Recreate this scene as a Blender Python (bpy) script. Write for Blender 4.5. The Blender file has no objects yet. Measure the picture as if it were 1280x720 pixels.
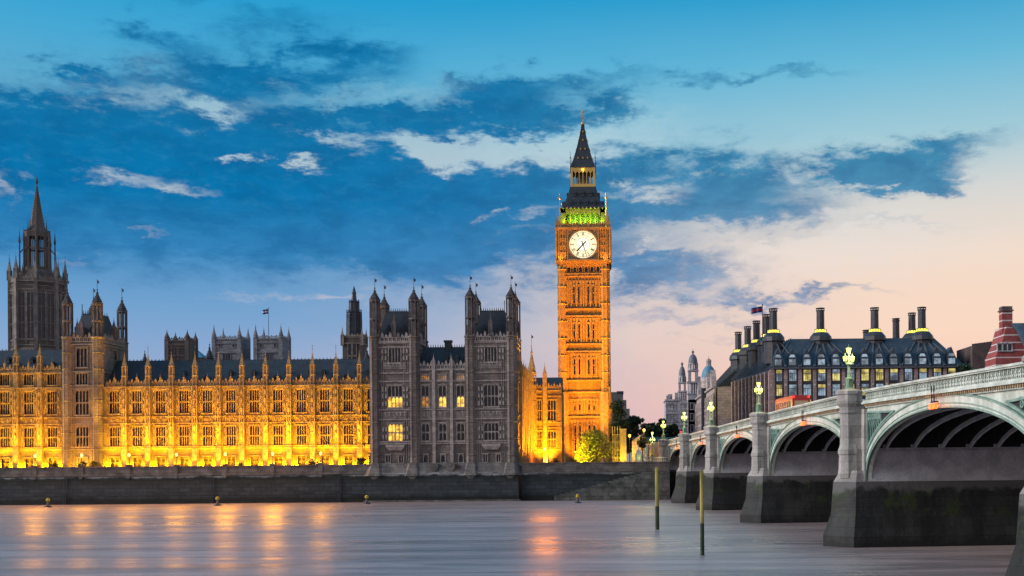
import bpy, math, random
from mathutils import Vector
random.seed(7)
S = bpy.context.scene
C = S.collection
R = math.radians
PI = math.pi

# ---------------------------------------------------------------- camera
F = 1443.0
CX, CY, ROLL = 778.0, 575.8, 0.00873
cam_d = bpy.data.cameras.new('camera')
cam = bpy.data.objects.new('camera', cam_d)
C.objects.link(cam)
cam.location = (0, 0, 8.0)
cam.rotation_euler = (PI / 2, ROLL, 0)
cam_d.sensor_width = 36
cam_d.lens = F / 1280 * 36
cam_d.shift_x = -(CX - 640) / 1280
cam_d.shift_y = (CY - 360) / 1280
cam_d.clip_start = 0.5
cam_d.clip_end = 9000
S.camera = cam

def WX(px, d, py=500):
    return (px + (CY - py) * ROLL - CX) * d / F
def WZ(py, d, px=600):
    return 8 + (CY - py - (px - CX) * ROLL) * d / F

S.view_settings.view_transform = 'Standard'
S.view_settings.look = 'None'
S.view_settings.exposure = 0.0
S.view_settings.gamma = 1.0
S.render.engine = 'CYCLES'
try:
    S.cycles.use_denoising = True
    S.cycles.use_light_tree = True
    S.cycles.max_bounces = 5
    S.cycles.diffuse_bounces = 2
    S.cycles.glossy_bounces = 3
    S.cycles.sample_clamp_indirect = 4
    S.cycles.caustics_reflective = False
    S.cycles.caustics_refractive = False
except Exception:
    pass

# ---------------------------------------------------------------- world
def lin(r, g, b):
    def f(c):
        c /= 255.0
        return c / 12.92 if c <= 0.04045 else ((c + 0.055) / 1.055) ** 2.4
    return (f(r), f(g), f(b), 1.0)

W = bpy.data.worlds.new('World')
S.world = W
W.use_nodes = True
nt = W.node_tree
nt.nodes.clear()

class NB:
    def __init__(s, t): s.t = t
    def n(s, typ, **kw):
        x = s.t.nodes.new(typ)
        for k, v in kw.items(): setattr(x, k, v)
        return x
    def put(s, sock, v):
        if hasattr(v, 'links') or isinstance(v, bpy.types.NodeSocket): s.t.links.new(v, sock)
        else: sock.default_value = v
    def m(s, op, a, b=None, c=None, clamp=False):
        x = s.n('ShaderNodeMath', operation=op, use_clamp=clamp)
        s.put(x.inputs[0], a)
        if b is not None: s.put(x.inputs[1], b)
        if c is not None: s.put(x.inputs[2], c)
        return x.outputs[0]
    def vm(s, op, a, b=None):
        x = s.n('ShaderNodeVectorMath', operation=op)
        s.put(x.inputs[0], a)
        if b is not None: s.put(x.inputs[1], b)
        return x
    def rng(s, v, a, b, c=0.0, d=1.0, smooth=True):
        x = s.n('ShaderNodeMapRange')
        x.interpolation_type = 'SMOOTHSTEP' if smooth else 'LINEAR'
        s.put(x.inputs[0], v)
        for i, q in enumerate((a, b, c, d)): x.inputs[i + 1].default_value = q
        return x.outputs[0]
    def mix(s, f, a, b, bt='MIX'):
        x = s.n('ShaderNodeMix', data_type='RGBA', blend_type=bt)
        s.put(x.inputs[0], f); s.put(x.inputs[6], a); s.put(x.inputs[7], b)
        return x.outputs[2]
    def noise(s, vec, scale, detail=4, rough=0.5, dist=0.0):
        x = s.n('ShaderNodeTexNoise')
        s.put(x.inputs['Vector'], vec)
        x.inputs['Scale'].default_value = scale
        x.inputs['Detail'].default_value = detail
        x.inputs['Roughness'].default_value = rough
        x.inputs['Distortion'].default_value = dist
        return x
    def ramp(s, v, stops):
        x = s.n('ShaderNodeValToRGB')
        s.put(x.inputs[0], v)
        e = x.color_ramp.elements
        while len(e) < len(stops): e.new(0.5)
        for i, (p, c) in enumerate(stops):
            e[i].position = p; e[i].color = c
        return x.outputs[0]

B = NB(nt)
tc = B.n('ShaderNodeTexCoord')
sx = B.n('ShaderNodeSeparateXYZ')
nt.links.new(tc.outputs['Generated'], sx.inputs[0])
DEG = 180 / PI
az = B.m('MULTIPLY', B.m('ARCTAN2', sx.outputs[0], sx.outputs[1]), DEG)
el = B.m('MULTIPLY', B.m('ARCSINE', sx.outputs[2]), DEG)
ae = B.n('ShaderNodeCombineXYZ')
nt.links.new(az, ae.inputs[0]); nt.links.new(el, ae.inputs[1])
AE = ae.outputs[0]
st = B.vm('MULTIPLY', AE, (0.42, 1.0, 1.0)).outputs[0]
nz1 = B.noise(st, 0.22, 5, 0.55, 0.4)
nz2 = B.noise(st, 0.9, 5, 0.6, 0.3)
off = B.vm('SUBTRACT', nz1.outputs['Color'], (0.5, 0.5, 0.5)).outputs[0]
off2 = B.vm('SUBTRACT', nz2.outputs['Color'], (0.5, 0.5, 0.5)).outputs[0]
w1 = B.vm('MULTIPLY', off, (8.0, 3.8, 0)).outputs[0]
w2 = B.vm('MULTIPLY', off2, (5.0, 2.6, 0)).outputs[0]
nz3 = B.noise(st, 2.6, 6, 0.65, 0.2)
w3 = B.vm('MULTIPLY', B.vm('SUBTRACT', nz3.outputs['Color'], (0.5, 0.5, 0.5)).outputs[0], (3.0, 1.5, 0)).outputs[0]
WP = B.vm('ADD', B.vm('ADD', B.vm('ADD', AE, w1).outputs[0], w2).outputs[0], w3).outputs[0]

def pdir(px, py):
    x = (px + (CY - py) * ROLL - CX) / F
    z = (CY - py - (px - CX) * ROLL) / F
    return math.degrees(math.atan2(x, 1)), math.degrees(math.atan2(z, math.hypot(x, 1)))

def blobs(lst):
    acc = None
    for (px, py, rx, ry, w) in lst:
        a, e = pdir(px, py)
        sa, se = rx / 25.2 * 0.95, ry / 25.2 * 0.95
        d = B.vm('MULTIPLY', B.vm('SUBTRACT', WP, (a, e, 0)).outputs[0], (1 / sa, 1 / se, 0)).outputs[0]
        q = B.vm('DOT_PRODUCT', d, d).outputs['Value']
        g = B.m('MULTIPLY', B.m('EXPONENT', B.m('MULTIPLY', q, -0.8)), w)
        acc = g if acc is None else B.m('ADD', acc, g)
    return acc

ele = B.m('DIVIDE', el, 90.0)
def st_(l): return [(max(0, pdir(640, y)[1] if y < 575 else 0) / 90.0, lin(*c)) for y, c in l]
left = B.ramp(ele, st_([(576, (168, 172, 202)), (470, (150, 172, 208)), (400, (118, 163, 207)), (320, (70, 146, 198)), (240, (44, 140, 194)), (150, (96, 170, 205)), (80, (70, 168, 212)), (0, (28, 155, 208))]))
right = B.ramp(ele, st_([(576, (244, 190, 180)), (500, (248, 200, 182)), (420, (250, 216, 194)), (330, (242, 220, 202)), (250, (212, 214, 212)), (180, (160, 202, 216)), (90, (104, 184, 216)), (0, (48, 158, 206))]))
sky = B.mix(B.rng(B.m('ADD', az, B.m('MULTIPLY', B.m('SUBTRACT', nz1.outputs['Fac'], 0.5), 14)), -20, 13), left, right)

dark = blobs([
    (60, 150, 110, 20, .8), (30, 195, 110, 48, .8), (190, 190, 130, 62, 1.0), (320, 215, 190, 70, 1.0), (470, 230, 150, 62, 1.0),
    (350, 82, 105, 15, .9), (430, 58, 80, 17, .95), (260, 98, 70, 13, .8), (560, 255, 170, 60, .9), (90, 270, 150, 55, .9),
    (215, 40, 60, 14, .6), (330, 15, 90, 16, .5), (100, 98, 34, 12, .9), (630, 120, 70, 22, 1.0), (580, 150, 50, 14, .8),
    (740, 108, 75, 14, .6), (775, 142, 45, 14, .8), (690, 148, 70, 12, .8), (475, 140, 70, 14, .9), (700, 210, 90, 26, .8),
    (740, 265, 110, 30, .7), (830, 225, 110, 30, .55), (905, 215, 60, 22, .7), (945, 258, 110, 20, .9), (860, 255, 80, 24, .7),
    (1115, 190, 95, 20, 1.0), (1080, 212, 100, 14, 1.0), (1225, 176, 60, 12, .35), (1160, 212, 60, 8, .4), (960, 92, 100, 9, .7), (870, 105, 40, 8, .5),
    (840, 335, 85, 20, 1.0), (650, 330, 200, 28, .5), (420, 300, 260, 40, .5), (520, 140, 30, 10, .6), (620, 380, 120, 12, .35),
    (870, 398, 100, 9, .6), (1010, 366, 90, 7, .55), (900, 368, 120, 12, .6), (1130, 275, 90, 6, .4), (990, 290, 60, 7, .35), (940, 425, 90, 5, .4), (985, 128, 20, 5, .0)])
light = blobs([
    (225, 118, 90, 17, .5), (100, 116, 100, 12, .35), (400, 110, 60, 14, .4), (200, 75, 60, 14, .35), (150, 205, 50, 10, .7), (205, 225, 42, 9, .7), (330, 188, 14, 5, .75), (392, 203, 18, 9, .9),
    (520, 175, 60, 14, .9), (600, 182, 90, 16, 1.0), (425, 165, 30, 8, .6), (540, 105, 90, 14, .55), (690, 180, 80, 14, .9), (800, 170, 110, 22, .6),
    (400, 382, 55, 9, .6), (580, 383, 30, 8, .5), (285, 374, 45, 8, .4), (655, 270, 45, 8, .6), (165, 290, 30, 6, .45), (95, 318, 30, 7, .35),
    (835, 232, 45, 12, .8), (812, 312, 30, 7, .6), (1000, 315, 140, 40, .7), (1150, 290, 170, 50, .6), (5, 215, 16, 20, .6), (810, 400, 60, 7, .5),
    (830, 417, 70, 6, .5), (660, 300, 60, 8, .35), (300, 130, 40, 10, .7), (760, 230, 40, 8, .4), (930, 340, 60, 14, .5)])
fine = B.m('SUBTRACT', B.m('ADD', B.m('ADD', B.m('MULTIPLY', nz2.outputs['Fac'], 1.5), B.m('MULTIPLY', nz1.outputs['Fac'], 0.9)), B.m('MULTIPLY', nz3.outputs['Fac'], 0.9)), 0.75)
front = B.rng(B.m('ABSOLUTE', az), 40, 75, 1.0, 0.0)
gen = B.m('MULTIPLY', B.m('MULTIPLY', B.rng(nz1.outputs['Fac'], 0.45, 0.65), B.rng(el, 2, 12)), B.m('SUBTRACT', 1.0, front))
dm = B.rng(B.m('MULTIPLY', dark, fine), 0.06, 0.92)
lm = B.rng(B.m('MULTIPLY', light, fine), 0.10, 1.05)
dcolL = B.ramp(ele, st_([(576, (120, 140, 185)), (420, (112, 152, 200)), (330, (52, 130, 186)), (260, (0, 116, 174)), (150, (0, 112, 166)), (0, (0, 122, 178))]))
dcolR = B.ramp(ele, st_([(576, (190, 165, 185)), (400, (160, 172, 196)), (330, (112, 150, 186)), (250, (66, 138, 178)), (170, (38, 132, 172)), (90, (70, 150, 188)), (0, (40, 140, 190))]))
dcol = B.mix(B.rng(az, -9, 9), dcolL, dcolR)
dcol = B.mix(B.rng(nz2.outputs['Fac'], 0.35, 0.70, 0.0, 0.45), dcol, lin(0, 84, 138))
dcol = B.mix(B.rng(nz3.outputs['Fac'], 0.45, 0.75, 0.0, 0.16), dcol, lin(70, 158, 200))
lcol = B.ramp(ele, st_([(576, (240, 205, 195)), (420, (236, 205, 200)), (330, (236, 222, 214)), (200, (196, 218, 224)), (100, (140, 196, 216)), (0, (120, 190, 216))]))
dmf = B.m('MULTIPLY', dm, 0.96)
sky = B.mix(B.m('MAXIMUM', dmf, B.m('MULTIPLY', gen, 0.7)), sky, dcol)
sky = B.mix(B.m('MULTIPLY', lm, 0.74), sky, lcol)
# unseen sky behind the viewer, brightened to light the bridge and river fronts
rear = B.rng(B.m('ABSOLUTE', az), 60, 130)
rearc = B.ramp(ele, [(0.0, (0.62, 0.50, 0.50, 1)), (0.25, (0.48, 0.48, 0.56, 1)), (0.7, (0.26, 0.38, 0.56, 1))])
high = B.rng(el, 35, 70)
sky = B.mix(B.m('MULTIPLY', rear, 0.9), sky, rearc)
sky = B.mix(B.m('MULTIPLY', high, 0.8), sky, (0.16, 0.36, 0.60, 1))
nis = B.n('ShaderNodeTexSky', sky_type='NISHITA')
nis.sun_disc = False
nis.sun_elevation = R(1.0)
nis.sun_rotation = R(200)
nmul = B.vm('SCALE', nis.outputs[0]); nmul.inputs['Scale'].default_value = 0.0015
sky = B.mix(1.0, sky, nmul.outputs[0], 'ADD')
bg = B.n('ShaderNodeBackground')
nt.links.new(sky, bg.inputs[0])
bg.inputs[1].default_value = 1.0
wo = B.n('ShaderNodeOutputWorld')
nt.links.new(bg.outputs[0], wo.inputs[0])
try:
    W.cycles.sampling_method = 'MANUAL'; W.cycles.sample_map_resolution = 512
except Exception: pass

# the last soft light of the low evening sky
sl = bpy.data.lights.new('sun', 'SUN')
sl.energy = 3.6; sl.angle = R(30); sl.color = (1.0, 0.93, 0.88)
so = bpy.data.objects.new('sun', sl); C.objects.link(so)
so.rotation_euler = (R(70), 0, R(-78))
so.location = (0, -50, 120)

# ---------------------------------------------------------------- mesh helpers
class MB:
    def __init__(s): s.v = []; s.f = []
    def add(s, vs, fs):
        o = len(s.v); s.v += [tuple(p) for p in vs]; s.f += [tuple(i + o for i in f) for f in fs]
        return s
    def box(s, x0, x1, y0, y1, z0, z1):
        return s.add([(x0, y0, z0), (x1, y0, z0), (x1, y1, z0), (x0, y1, z0), (x0, y0, z1), (x1, y0, z1), (x1, y1, z1), (x0, y1, z1)],
              [(0, 3, 2, 1), (4, 5, 6, 7), (0, 1, 5, 4), (1, 2, 6, 5), (2, 3, 7, 6), (3, 0, 4, 7)])
    def hexa(s, b, t):      # two quads, bottom and top
        return s.add(list(b) + list(t), [(0, 3, 2, 1), (4, 5, 6, 7), (0, 1, 5, 4), (1, 2, 6, 5), (2, 3, 7, 6), (3, 0, 4, 7)])
    def prism(s, pts, z0, z1, pts1=None):
        n = len(pts); q = pts1 or pts
        return s.add([(x, y, z0) for x, y in pts] + [(x, y, z1) for x, y in q],
              [tuple(range(n))[::-1], tuple(range(n, 2 * n))] + [(i, (i + 1) % n, (i + 1) % n + n, i + n) for i in range(n)])
    def xz(s, pts, y0, y1):      # polygon in x,z extruded along y (counter clockwise seen from -y)
        n = len(pts)
        return s.add([(x, y0, z) for x, z in pts] + [(x, y1, z) for x, z in pts],
              [tuple(range(n)), tuple(range(n, 2 * n))[::-1]] + [(i, i + n, (i + 1) % n + n, (i + 1) % n) for i in range(n)])
    def fr(s, x, y, r0, r1, z0, z1, n=8, rot=None):
        rot = PI / n if rot is None else rot
        a = [(x + r0 * math.cos(rot + 2 * PI * i / n), y + r0 * math.sin(rot + 2 * PI * i / n)) for i in range(n)]
        b = [(x + r1 * math.cos(rot + 2 * PI * i / n), y + r1 * math.sin(rot + 2 * PI * i / n)) for i in range(n)]
        return s.prism(a, z0, z1, b)
    def lathe(s, x, y, prof, n=8, rot=None):
        rot = PI / n if rot is None else rot
        vs = []; fs = []
        for r, z in prof:
            vs += [(x + r * math.cos(rot + 2 * PI * i / n), y + r * math.sin(rot + 2 * PI * i / n), z) for i in range(n)]
        for k in range(len(prof) - 1):
            for i in range(n):
                j = (i + 1) % n
                fs.append((k * n + i, k * n + j, (k + 1) * n + j, (k + 1) * n + i))
        fs.append(tuple(range(n))[::-1]); fs.append(tuple((len(prof) - 1) * n + i for i in range(n)))
        return s.add(vs, fs)
    def rod(s, p, q, r, n=5, r1=None):
        p = Vector(p); q = Vector(q); d = (q - p)
        if d.length < 1e-6: return s
        d.normalize()
        u = d.orthogonal().normalized(); w = d.cross(u)
        r1 = r if r1 is None else r1
        vs = [p + (u * math.cos(2 * PI * i / n) + w * math.sin(2 * PI * i / n)) * r for i in range(n)]
        vs += [q + (u * math.cos(2 * PI * i / n) + w * math.sin(2 * PI * i / n)) * r1 for i in range(n)]
        return s.add(vs, [tuple(range(n))[::-1], tuple(range(n, 2 * n))] + [(i, (i + 1) % n, (i + 1) % n + n, i + n) for i in range(n)])
    def ball(s, x, y, z, r, n=8, sz=1.0):
        prof = [(max(r * math.sin(PI * k / 6), 0.001), z - r * sz * math.cos(PI * k / 6)) for k in range(7)]
        return s.lathe(x, y, prof, n)
    def rotated(s, a, cx=0, cy=0):
        m = MB(); ca, sa = math.cos(a), math.sin(a)
        m.v = [(cx + (x - cx) * ca - (y - cy) * sa, cy + (x - cx) * sa + (y - cy) * ca, z) for x, y, z in s.v]; m.f = list(s.f)
        return m
    def shifted(s, dx, dy, dz):
        m = MB(); m.v = [(x + dx, y + dy, z + dz) for x, y, z in s.v]; m.f = list(s.f); return m
    def join(s, o): return s.add(o.v, o.f)
    def mesh(s, name, mat, smooth=False):
        me = bpy.data.meshes.new(name)
        me.from_pydata(s.v, [], s.f)
        if mat: me.materials.append(mat)
        if smooth:
            for p in me.polygons: p.use_smooth = True
        me.update()
        return me

def put(name, me, parent=None, loc=(0, 0, 0), rz=0.0, label=None, scale=None):
    o = bpy.data.objects.new(name, me); C.objects.link(o)
    o.location = loc; o.rotation_euler = (0, 0, rz)
    if scale: o.scale = scale
    if parent is not None: o.parent = parent
    if label: o['label'] = label
    return o
def part(name, mb, mat, parent, loc=(0, 0, 0), rz=0.0, smooth=False, label=None):
    return put(name, mb.mesh(name, mat, smooth), parent, loc, rz, label)
def thing(name, label, cat, loc=(0, 0, 0), rz=0.0, group=None):
    o = put(name, None, None, loc, rz); tag(o, label, cat, group); return o
def tag(o, label, cat, group=None):
    o['label'] = label; o['category'] = cat
    if group: o['group'] = group
    return o
def struct(name, mb, mat):
    o = put(name, mb.mesh(name, mat)); o['kind'] = 'structure'; return o
def kids(o): return [c for c in KID.get(o.name, [])]
def dup(o, loc=None, rz=None, label=None, parent=None):
    ch = [c for c in S.objects if c.parent == o] if parent is None else [c for c in DUPS if c.parent == o]
    c = o.copy(); C.objects.link(c)
    if parent is not None: c.parent = parent
    if loc is not None: c.location = loc
    if rz is not None: c.rotation_euler = (0, 0, rz)
    if label: c['label'] = label
    for k in ch: dup(k, parent=c)
    return c
DUPS = []
def copy_thing(o, loc=None, rz=None, label=None):
    DUPS.clear(); DUPS.extend([x for x in S.objects if x.parent is not None])
    return dup(o, loc, rz, label)
def light(name, typ, parent, loc, energy, color, size=None, rot=None, blend=0.6, radius=0.25):
    l = bpy.data.lights.new(name, typ); l.energy = energy; l.color = color
    if typ == 'SPOT':
        l.spot_size = R(size or 60); l.spot_blend = blend; l.shadow_soft_size = radius
    elif typ == 'POINT': l.shadow_soft_size = radius
    o = bpy.data.objects.new(name, l); C.objects.link(o); o.parent = parent; o.location = loc
    if rot: o.rotation_euler = rot
    return o
def aim(frm, to):
    d = Vector(to) - Vector(frm)
    return d.to_track_quat('-Z', 'Y').to_euler()

# ---------------------------------------------------------------- materials
MATS = {}
def mat(name, base, base2=None, rough=0.8, scale=1.0, bump=0.0, bscale=4.0, spec=0.3, metal=0.0, detail=5, streak=False, blocks=None, lo=0.35, hi=0.65):
    m = bpy.data.materials.new(name); m.use_nodes = True
    t = m.node_tree; b = NB(t); bs = t.nodes['Principled BSDF']
    bs.inputs['Roughness'].default_value = rough; bs.inputs['Metallic'].default_value = metal
    bs.inputs['Specular IOR Level'].default_value = spec
    g = b.n('ShaderNodeNewGeometry').outputs['Position']
    base = tuple(base) + (1,) if len(base) == 3 else base
    if base2 is not None:
        base2 = tuple(base2) + (1,) if len(base2) == 3 else base2
        v = b.vm('MULTIPLY', g, (1, 1, 0.22)).outputs[0] if streak else g
        n = b.noise(v, scale, detail, 0.6)
        col = b.mix(b.rng(n.outputs['Fac'], lo, hi), base, base2)
        n3 = b.noise(g, scale * 7.3, 3, 0.6)
        col = b.mix(b.rng(n3.outputs['Fac'], 0.3, 0.7, 0.0, 0.45), col, b.mix(1.0, col, (0.55, 0.55, 0.55, 1), 'MULTIPLY'))
        if blocks:
            br = b.n('ShaderNodeTexBrick')
            sp = b.n('ShaderNodeSeparateXYZ'); t.links.new(g, sp.inputs[0])
            cb = b.n('ShaderNodeCombineXYZ')
            t.links.new(b.m('ADD', sp.outputs[0], sp.outputs[1]), cb.inputs[0]); t.links.new(sp.outputs[2], cb.inputs[1])
            t.links.new(cb.outputs[0], br.inputs['Vector'])
            br.inputs['Scale'].default_value = 1.0
            br.inputs['Brick Width'].default_value = blocks[0]; br.inputs['Row Height'].default_value = blocks[1]
            br.inputs['Mortar Size'].default_value = blocks[2]; br.inputs['Mortar Smooth'].default_value = 0.2
            br.inputs['Color1'].default_value = (1, 1, 1, 1); br.inputs['Color2'].default_value = (0.72, 0.72, 0.72, 1); br.inputs['Mortar'].default_value = (0.45, 0.45, 0.45, 1)
            col = b.mix(1.0, col, br.outputs['Color'], 'MULTIPLY')
        t.links.new(col, bs.inputs['Base Color'])
    else:
        bs.inputs['Base Color'].default_value = base
    if bump:
        n2 = b.noise(g, bscale, 4, 0.6)
        bp = b.n('ShaderNodeBump'); bp.inputs['Strength'].default_value = bump; bp.inputs['Distance'].default_value = 0.1
        t.links.new(n2.outputs['Fac'], bp.inputs['Height']); t.links.new(bp.outputs[0], bs.inputs['Normal'])
    MATS[name] = m
    return m
def emis(name, col, strength, var=None):
    m = bpy.data.materials.new(name); m.use_nodes = True
    t = m.node_tree; bs = t.nodes['Principled BSDF']; b = NB(t)
    bs.inputs['Base Color'].default_value = (0.05, 0.04, 0.03, 1)
    bs.inputs['Emission Color'].default_value = tuple(col) + (1,)
    bs.inputs['Emission Strength'].default_value = strength
    if var:
        g = b.n('ShaderNodeNewGeometry').outputs['Position']
        n = b.noise(g, var, 3, 0.6)
        t.links.new(b.rng(n.outputs['Fac'], 0.35, 0.65, strength * 0.3, strength * 1.3), bs.inputs['Emission Strength'])
    return m

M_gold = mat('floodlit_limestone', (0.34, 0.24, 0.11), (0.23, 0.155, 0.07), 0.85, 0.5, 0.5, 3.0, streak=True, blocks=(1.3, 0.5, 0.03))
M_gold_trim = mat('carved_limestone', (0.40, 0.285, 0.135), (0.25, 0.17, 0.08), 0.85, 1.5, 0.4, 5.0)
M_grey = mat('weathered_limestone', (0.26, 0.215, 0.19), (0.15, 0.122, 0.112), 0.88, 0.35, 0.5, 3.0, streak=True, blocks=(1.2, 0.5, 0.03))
M_grey_trim = mat('weathered_carving_highlit', (0.46, 0.395, 0.355), (0.28, 0.24, 0.22), 0.88, 1.2, 0.4, 5.0)  # paler than the wall, standing in for highlights on the mouldings
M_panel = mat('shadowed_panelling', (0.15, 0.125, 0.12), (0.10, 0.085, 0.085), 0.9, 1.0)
M_far = mat('far_stone', (0.20, 0.19, 0.20), (0.13, 0.125, 0.14), 0.9, 0.25, blocks=(1.4, 0.6, 0.04))
M_brown = mat('brown_stone', (0.16, 0.13, 0.115), (0.085, 0.07, 0.066), 0.9, 0.3, streak=True)
M_brown_trim = mat('brown_stone_carving', (0.29, 0.25, 0.22), (0.17, 0.145, 0.135), 0.9, 0.8)
M_spire_dk = mat('dark_spire_stone', (0.085, 0.078, 0.078), (0.045, 0.042, 0.045), 0.85, 1.2, 0.3, 4.0)  # darker than the turret shafts, used on spires
M_turret_dk = mat('dark_turret_stone', (0.17, 0.145, 0.135), (0.09, 0.078, 0.075), 0.85, 1.0, 0.3, 4.0)  # darker than the turret shafts, used on arcades and pinnacles
M_iron = mat('dark_cast_iron', (0.035, 0.042, 0.06), (0.02, 0.025, 0.04), 0.55, 1.0, 0.2, 3.0, spec=0.5)
M_slate = mat('blue_slate', (0.030, 0.044, 0.062), (0.018, 0.028, 0.042), 0.6, 0.7, 0.5, 3.0, spec=0.5, blocks=(0.9, 0.45, 0.05))
M_pane = mat('window_glass', (0.006, 0.010, 0.018), (0.012, 0.02, 0.032), 0.15, 1.0, spec=0.45, bump=0.15, bscale=1.5)
M_lit = emis('lit_window', (1.0, 0.50, 0.06), 1.7, 1.3)
M_lit2 = emis('dim_lit_window', (1.0, 0.45, 0.10), 0.45, 1.3)
M_gilt = mat('gilding', (0.62, 0.42, 0.12), None, 0.35, metal=0.8)
M_wetwall = None
# ---------------------------------------------------------------- water, ground
def water_mat():
    m = bpy.data.materials.new('river_water'); m.use_nodes = True
    t = m.node_tree; b = NB(t); bs = t.nodes['Principled BSDF']
    bs.inputs['Base Color'].default_value = (0.38, 0.30, 0.31, 1)
    bs.inputs['Roughness'].default_value = 0.17
    bs.inputs['IOR'].default_value = 1.5
    bs.inputs['Specular IOR Level'].default_value = 1.0
    g = b.n('ShaderNodeNewGeometry').outputs['Position']
    a = b.noise(b.vm('MULTIPLY', g, (0.10, 0.42, 1)).outputs[0], 1.0, 5, 0.65, 0.5)
    c = b.noise(b.vm('MULTIPLY', g, (0.012, 0.05, 1)).outputs[0], 1.0, 4, 0.6, 0.8)
    h = b.m('ADD', b.m('MULTIPLY', a.outputs['Fac'], 0.5), b.m('MULTIPLY', c.outputs['Fac'], 1.6))
    bp = b.n('ShaderNodeBump'); bp.inputs['Strength'].default_value = 0.85; bp.inputs['Distance'].default_value = 1.1
    e = b.noise(b.vm('MULTIPLY', g, (0.035, 0.30, 1)).outputs[0], 1.0, 6, 0.7, 0.6)
    t.links.new(b.mix(b.rng(e.outputs['Fac'], 0.38, 0.66), (0.36, 0.285, 0.28, 1), (0.17, 0.135, 0.135, 1)), bs.inputs['Base Color'])
    h = b.m('ADD', h, b.m('MULTIPLY', e.outputs['Fac'], 0.5))
    t.links.new(h, bp.inputs['Height']); t.links.new(bp.outputs[0], bs.inputs['Normal'])
    t.links.new(b.rng(c.outputs['Fac'], 0.35, 0.65, 0.27, 0.42), bs.inputs['Roughness'])
    return m
mb = MB(); mb.add([(-2500, -400, 0), (2500, -400, 0), (2500, 262, 0), (-2500, 262, 0)], [(0, 1, 2, 3)])
struct('river_water', mb, water_mat())

M_ground = mat('dark_paving', (0.07, 0.07, 0.065), (0.05, 0.05, 0.05), 0.9, 0.1)
mb = MB()
mb.add([(-4000, 246.4, 7.2), (12, 246.4, 7.2), (12, 262, 7.2), (4000, 262, 7.2), (4000, 7000, 7.2), (-4000, 7000, 7.2)], [(0, 1, 2, 3, 4, 5)])
mb.add([(-20.9, 236.4, 7.2), (9, 236.4, 7.2), (9, 246.4, 7.2), (-20.9, 246.4, 7.2)], [(0, 1, 2, 3)])
struct('ground', mb, M_ground)
mb = MB(); mb.box(-220, -51.4, 236.5, 246.6, 6.4, 6.6)
struct('terrace', mb, mat('terrace_paving', (0.28, 0.25, 0.20), (0.2, 0.18, 0.15), 0.8, 0.5))

def wall_mat():
    m = mat('tidal_granite', (0.105, 0.10, 0.098), (0.055, 0.055, 0.055), 0.8, 0.22, 0.5, 2.0, blocks=(2.4, 0.75, 0.035))
    t = m.node_tree; b = NB(t); bs = t.nodes['Principled BSDF']
    old = bs.inputs['Base Color'].links[0].from_socket
    g = b.n('ShaderNodeNewGeometry').outputs['Position']
    z = b.n('ShaderNodeSeparateXYZ'); t.links.new(g, z.inputs[0])
    n = b.noise(b.vm('MULTIPLY', g, (1, 1, 0.6)).outputs[0], 0.35, 5, 0.65)
    zz = b.m('ADD', z.outputs[2], b.m('MULTIPLY', b.m('SUBTRACT', n.outputs['Fac'], 0.5), 1.5))
    # tide marks: black weed low down and a green-black band below the coping, grey between
    c1 = b.mix(b.rng(zz, 0.7, 1.7), (0.010, 0.012, 0.012, 1), (0.036, 0.045, 0.052, 1))
    c2 = b.mix(b.rng(zz, 3.0, 5.2), c1, (0.020, 0.024, 0.022, 1))
    c3 = b.mix(b.rng(zz, 5.2, 6.2), c2, (1, 1, 1, 1))
    c3b = b.mix(b.rng(zz, 5.2, 6.2), b.mix(1.0, c3, (1, 1, 1, 1), 'MULTIPLY'), old)
    nn = b.noise(g, 1.3, 4, 0.7)
    c4 = b.mix(b.rng(nn.outputs['Fac'], 0.35, 0.7, 0.0, 0.5), c3b, b.mix(1.0, c3b, (0.4, 0.45, 0.4, 1), 'MULTIPLY'))
    br = b.n('ShaderNodeTexBrick'); cb = b.n('ShaderNodeCombineXYZ'); t.links.new(b.m('ADD', z.outputs[0], z.outputs[1]), cb.inputs[0]); t.links.new(z.outputs[2], cb.inputs[1]); t.links.new(cb.outputs[0], br.inputs['Vector'])
    br.inputs['Scale'].default_value = 1.0; br.inputs['Brick Width'].default_value = 2.2; br.inputs['Row Height'].default_value = 0.8; br.inputs['Mortar Size'].default_value = 0.05
    br.inputs['Color1'].default_value = (1.25, 1.25, 1.25, 1); br.inputs['Color2'].default_value = (0.6, 0.6, 0.6, 1); br.inputs['Mortar'].default_value = (0.3, 0.3, 0.3, 1)
    c4 = b.mix(0.8, c4, b.mix(1.0, c4, br.outputs['Color'], 'MULTIPLY'))
    t.links.new(c4, bs.inputs['Base Color'])
    return m
M_wall = wall_mat()
M_granite = mat('pale_granite', (0.21, 0.19, 0.175), (0.11, 0.10, 0.095), 0.8, 0.5, 0.4, 3.0, blocks=(1.8, 0.7, 0.03))

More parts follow.
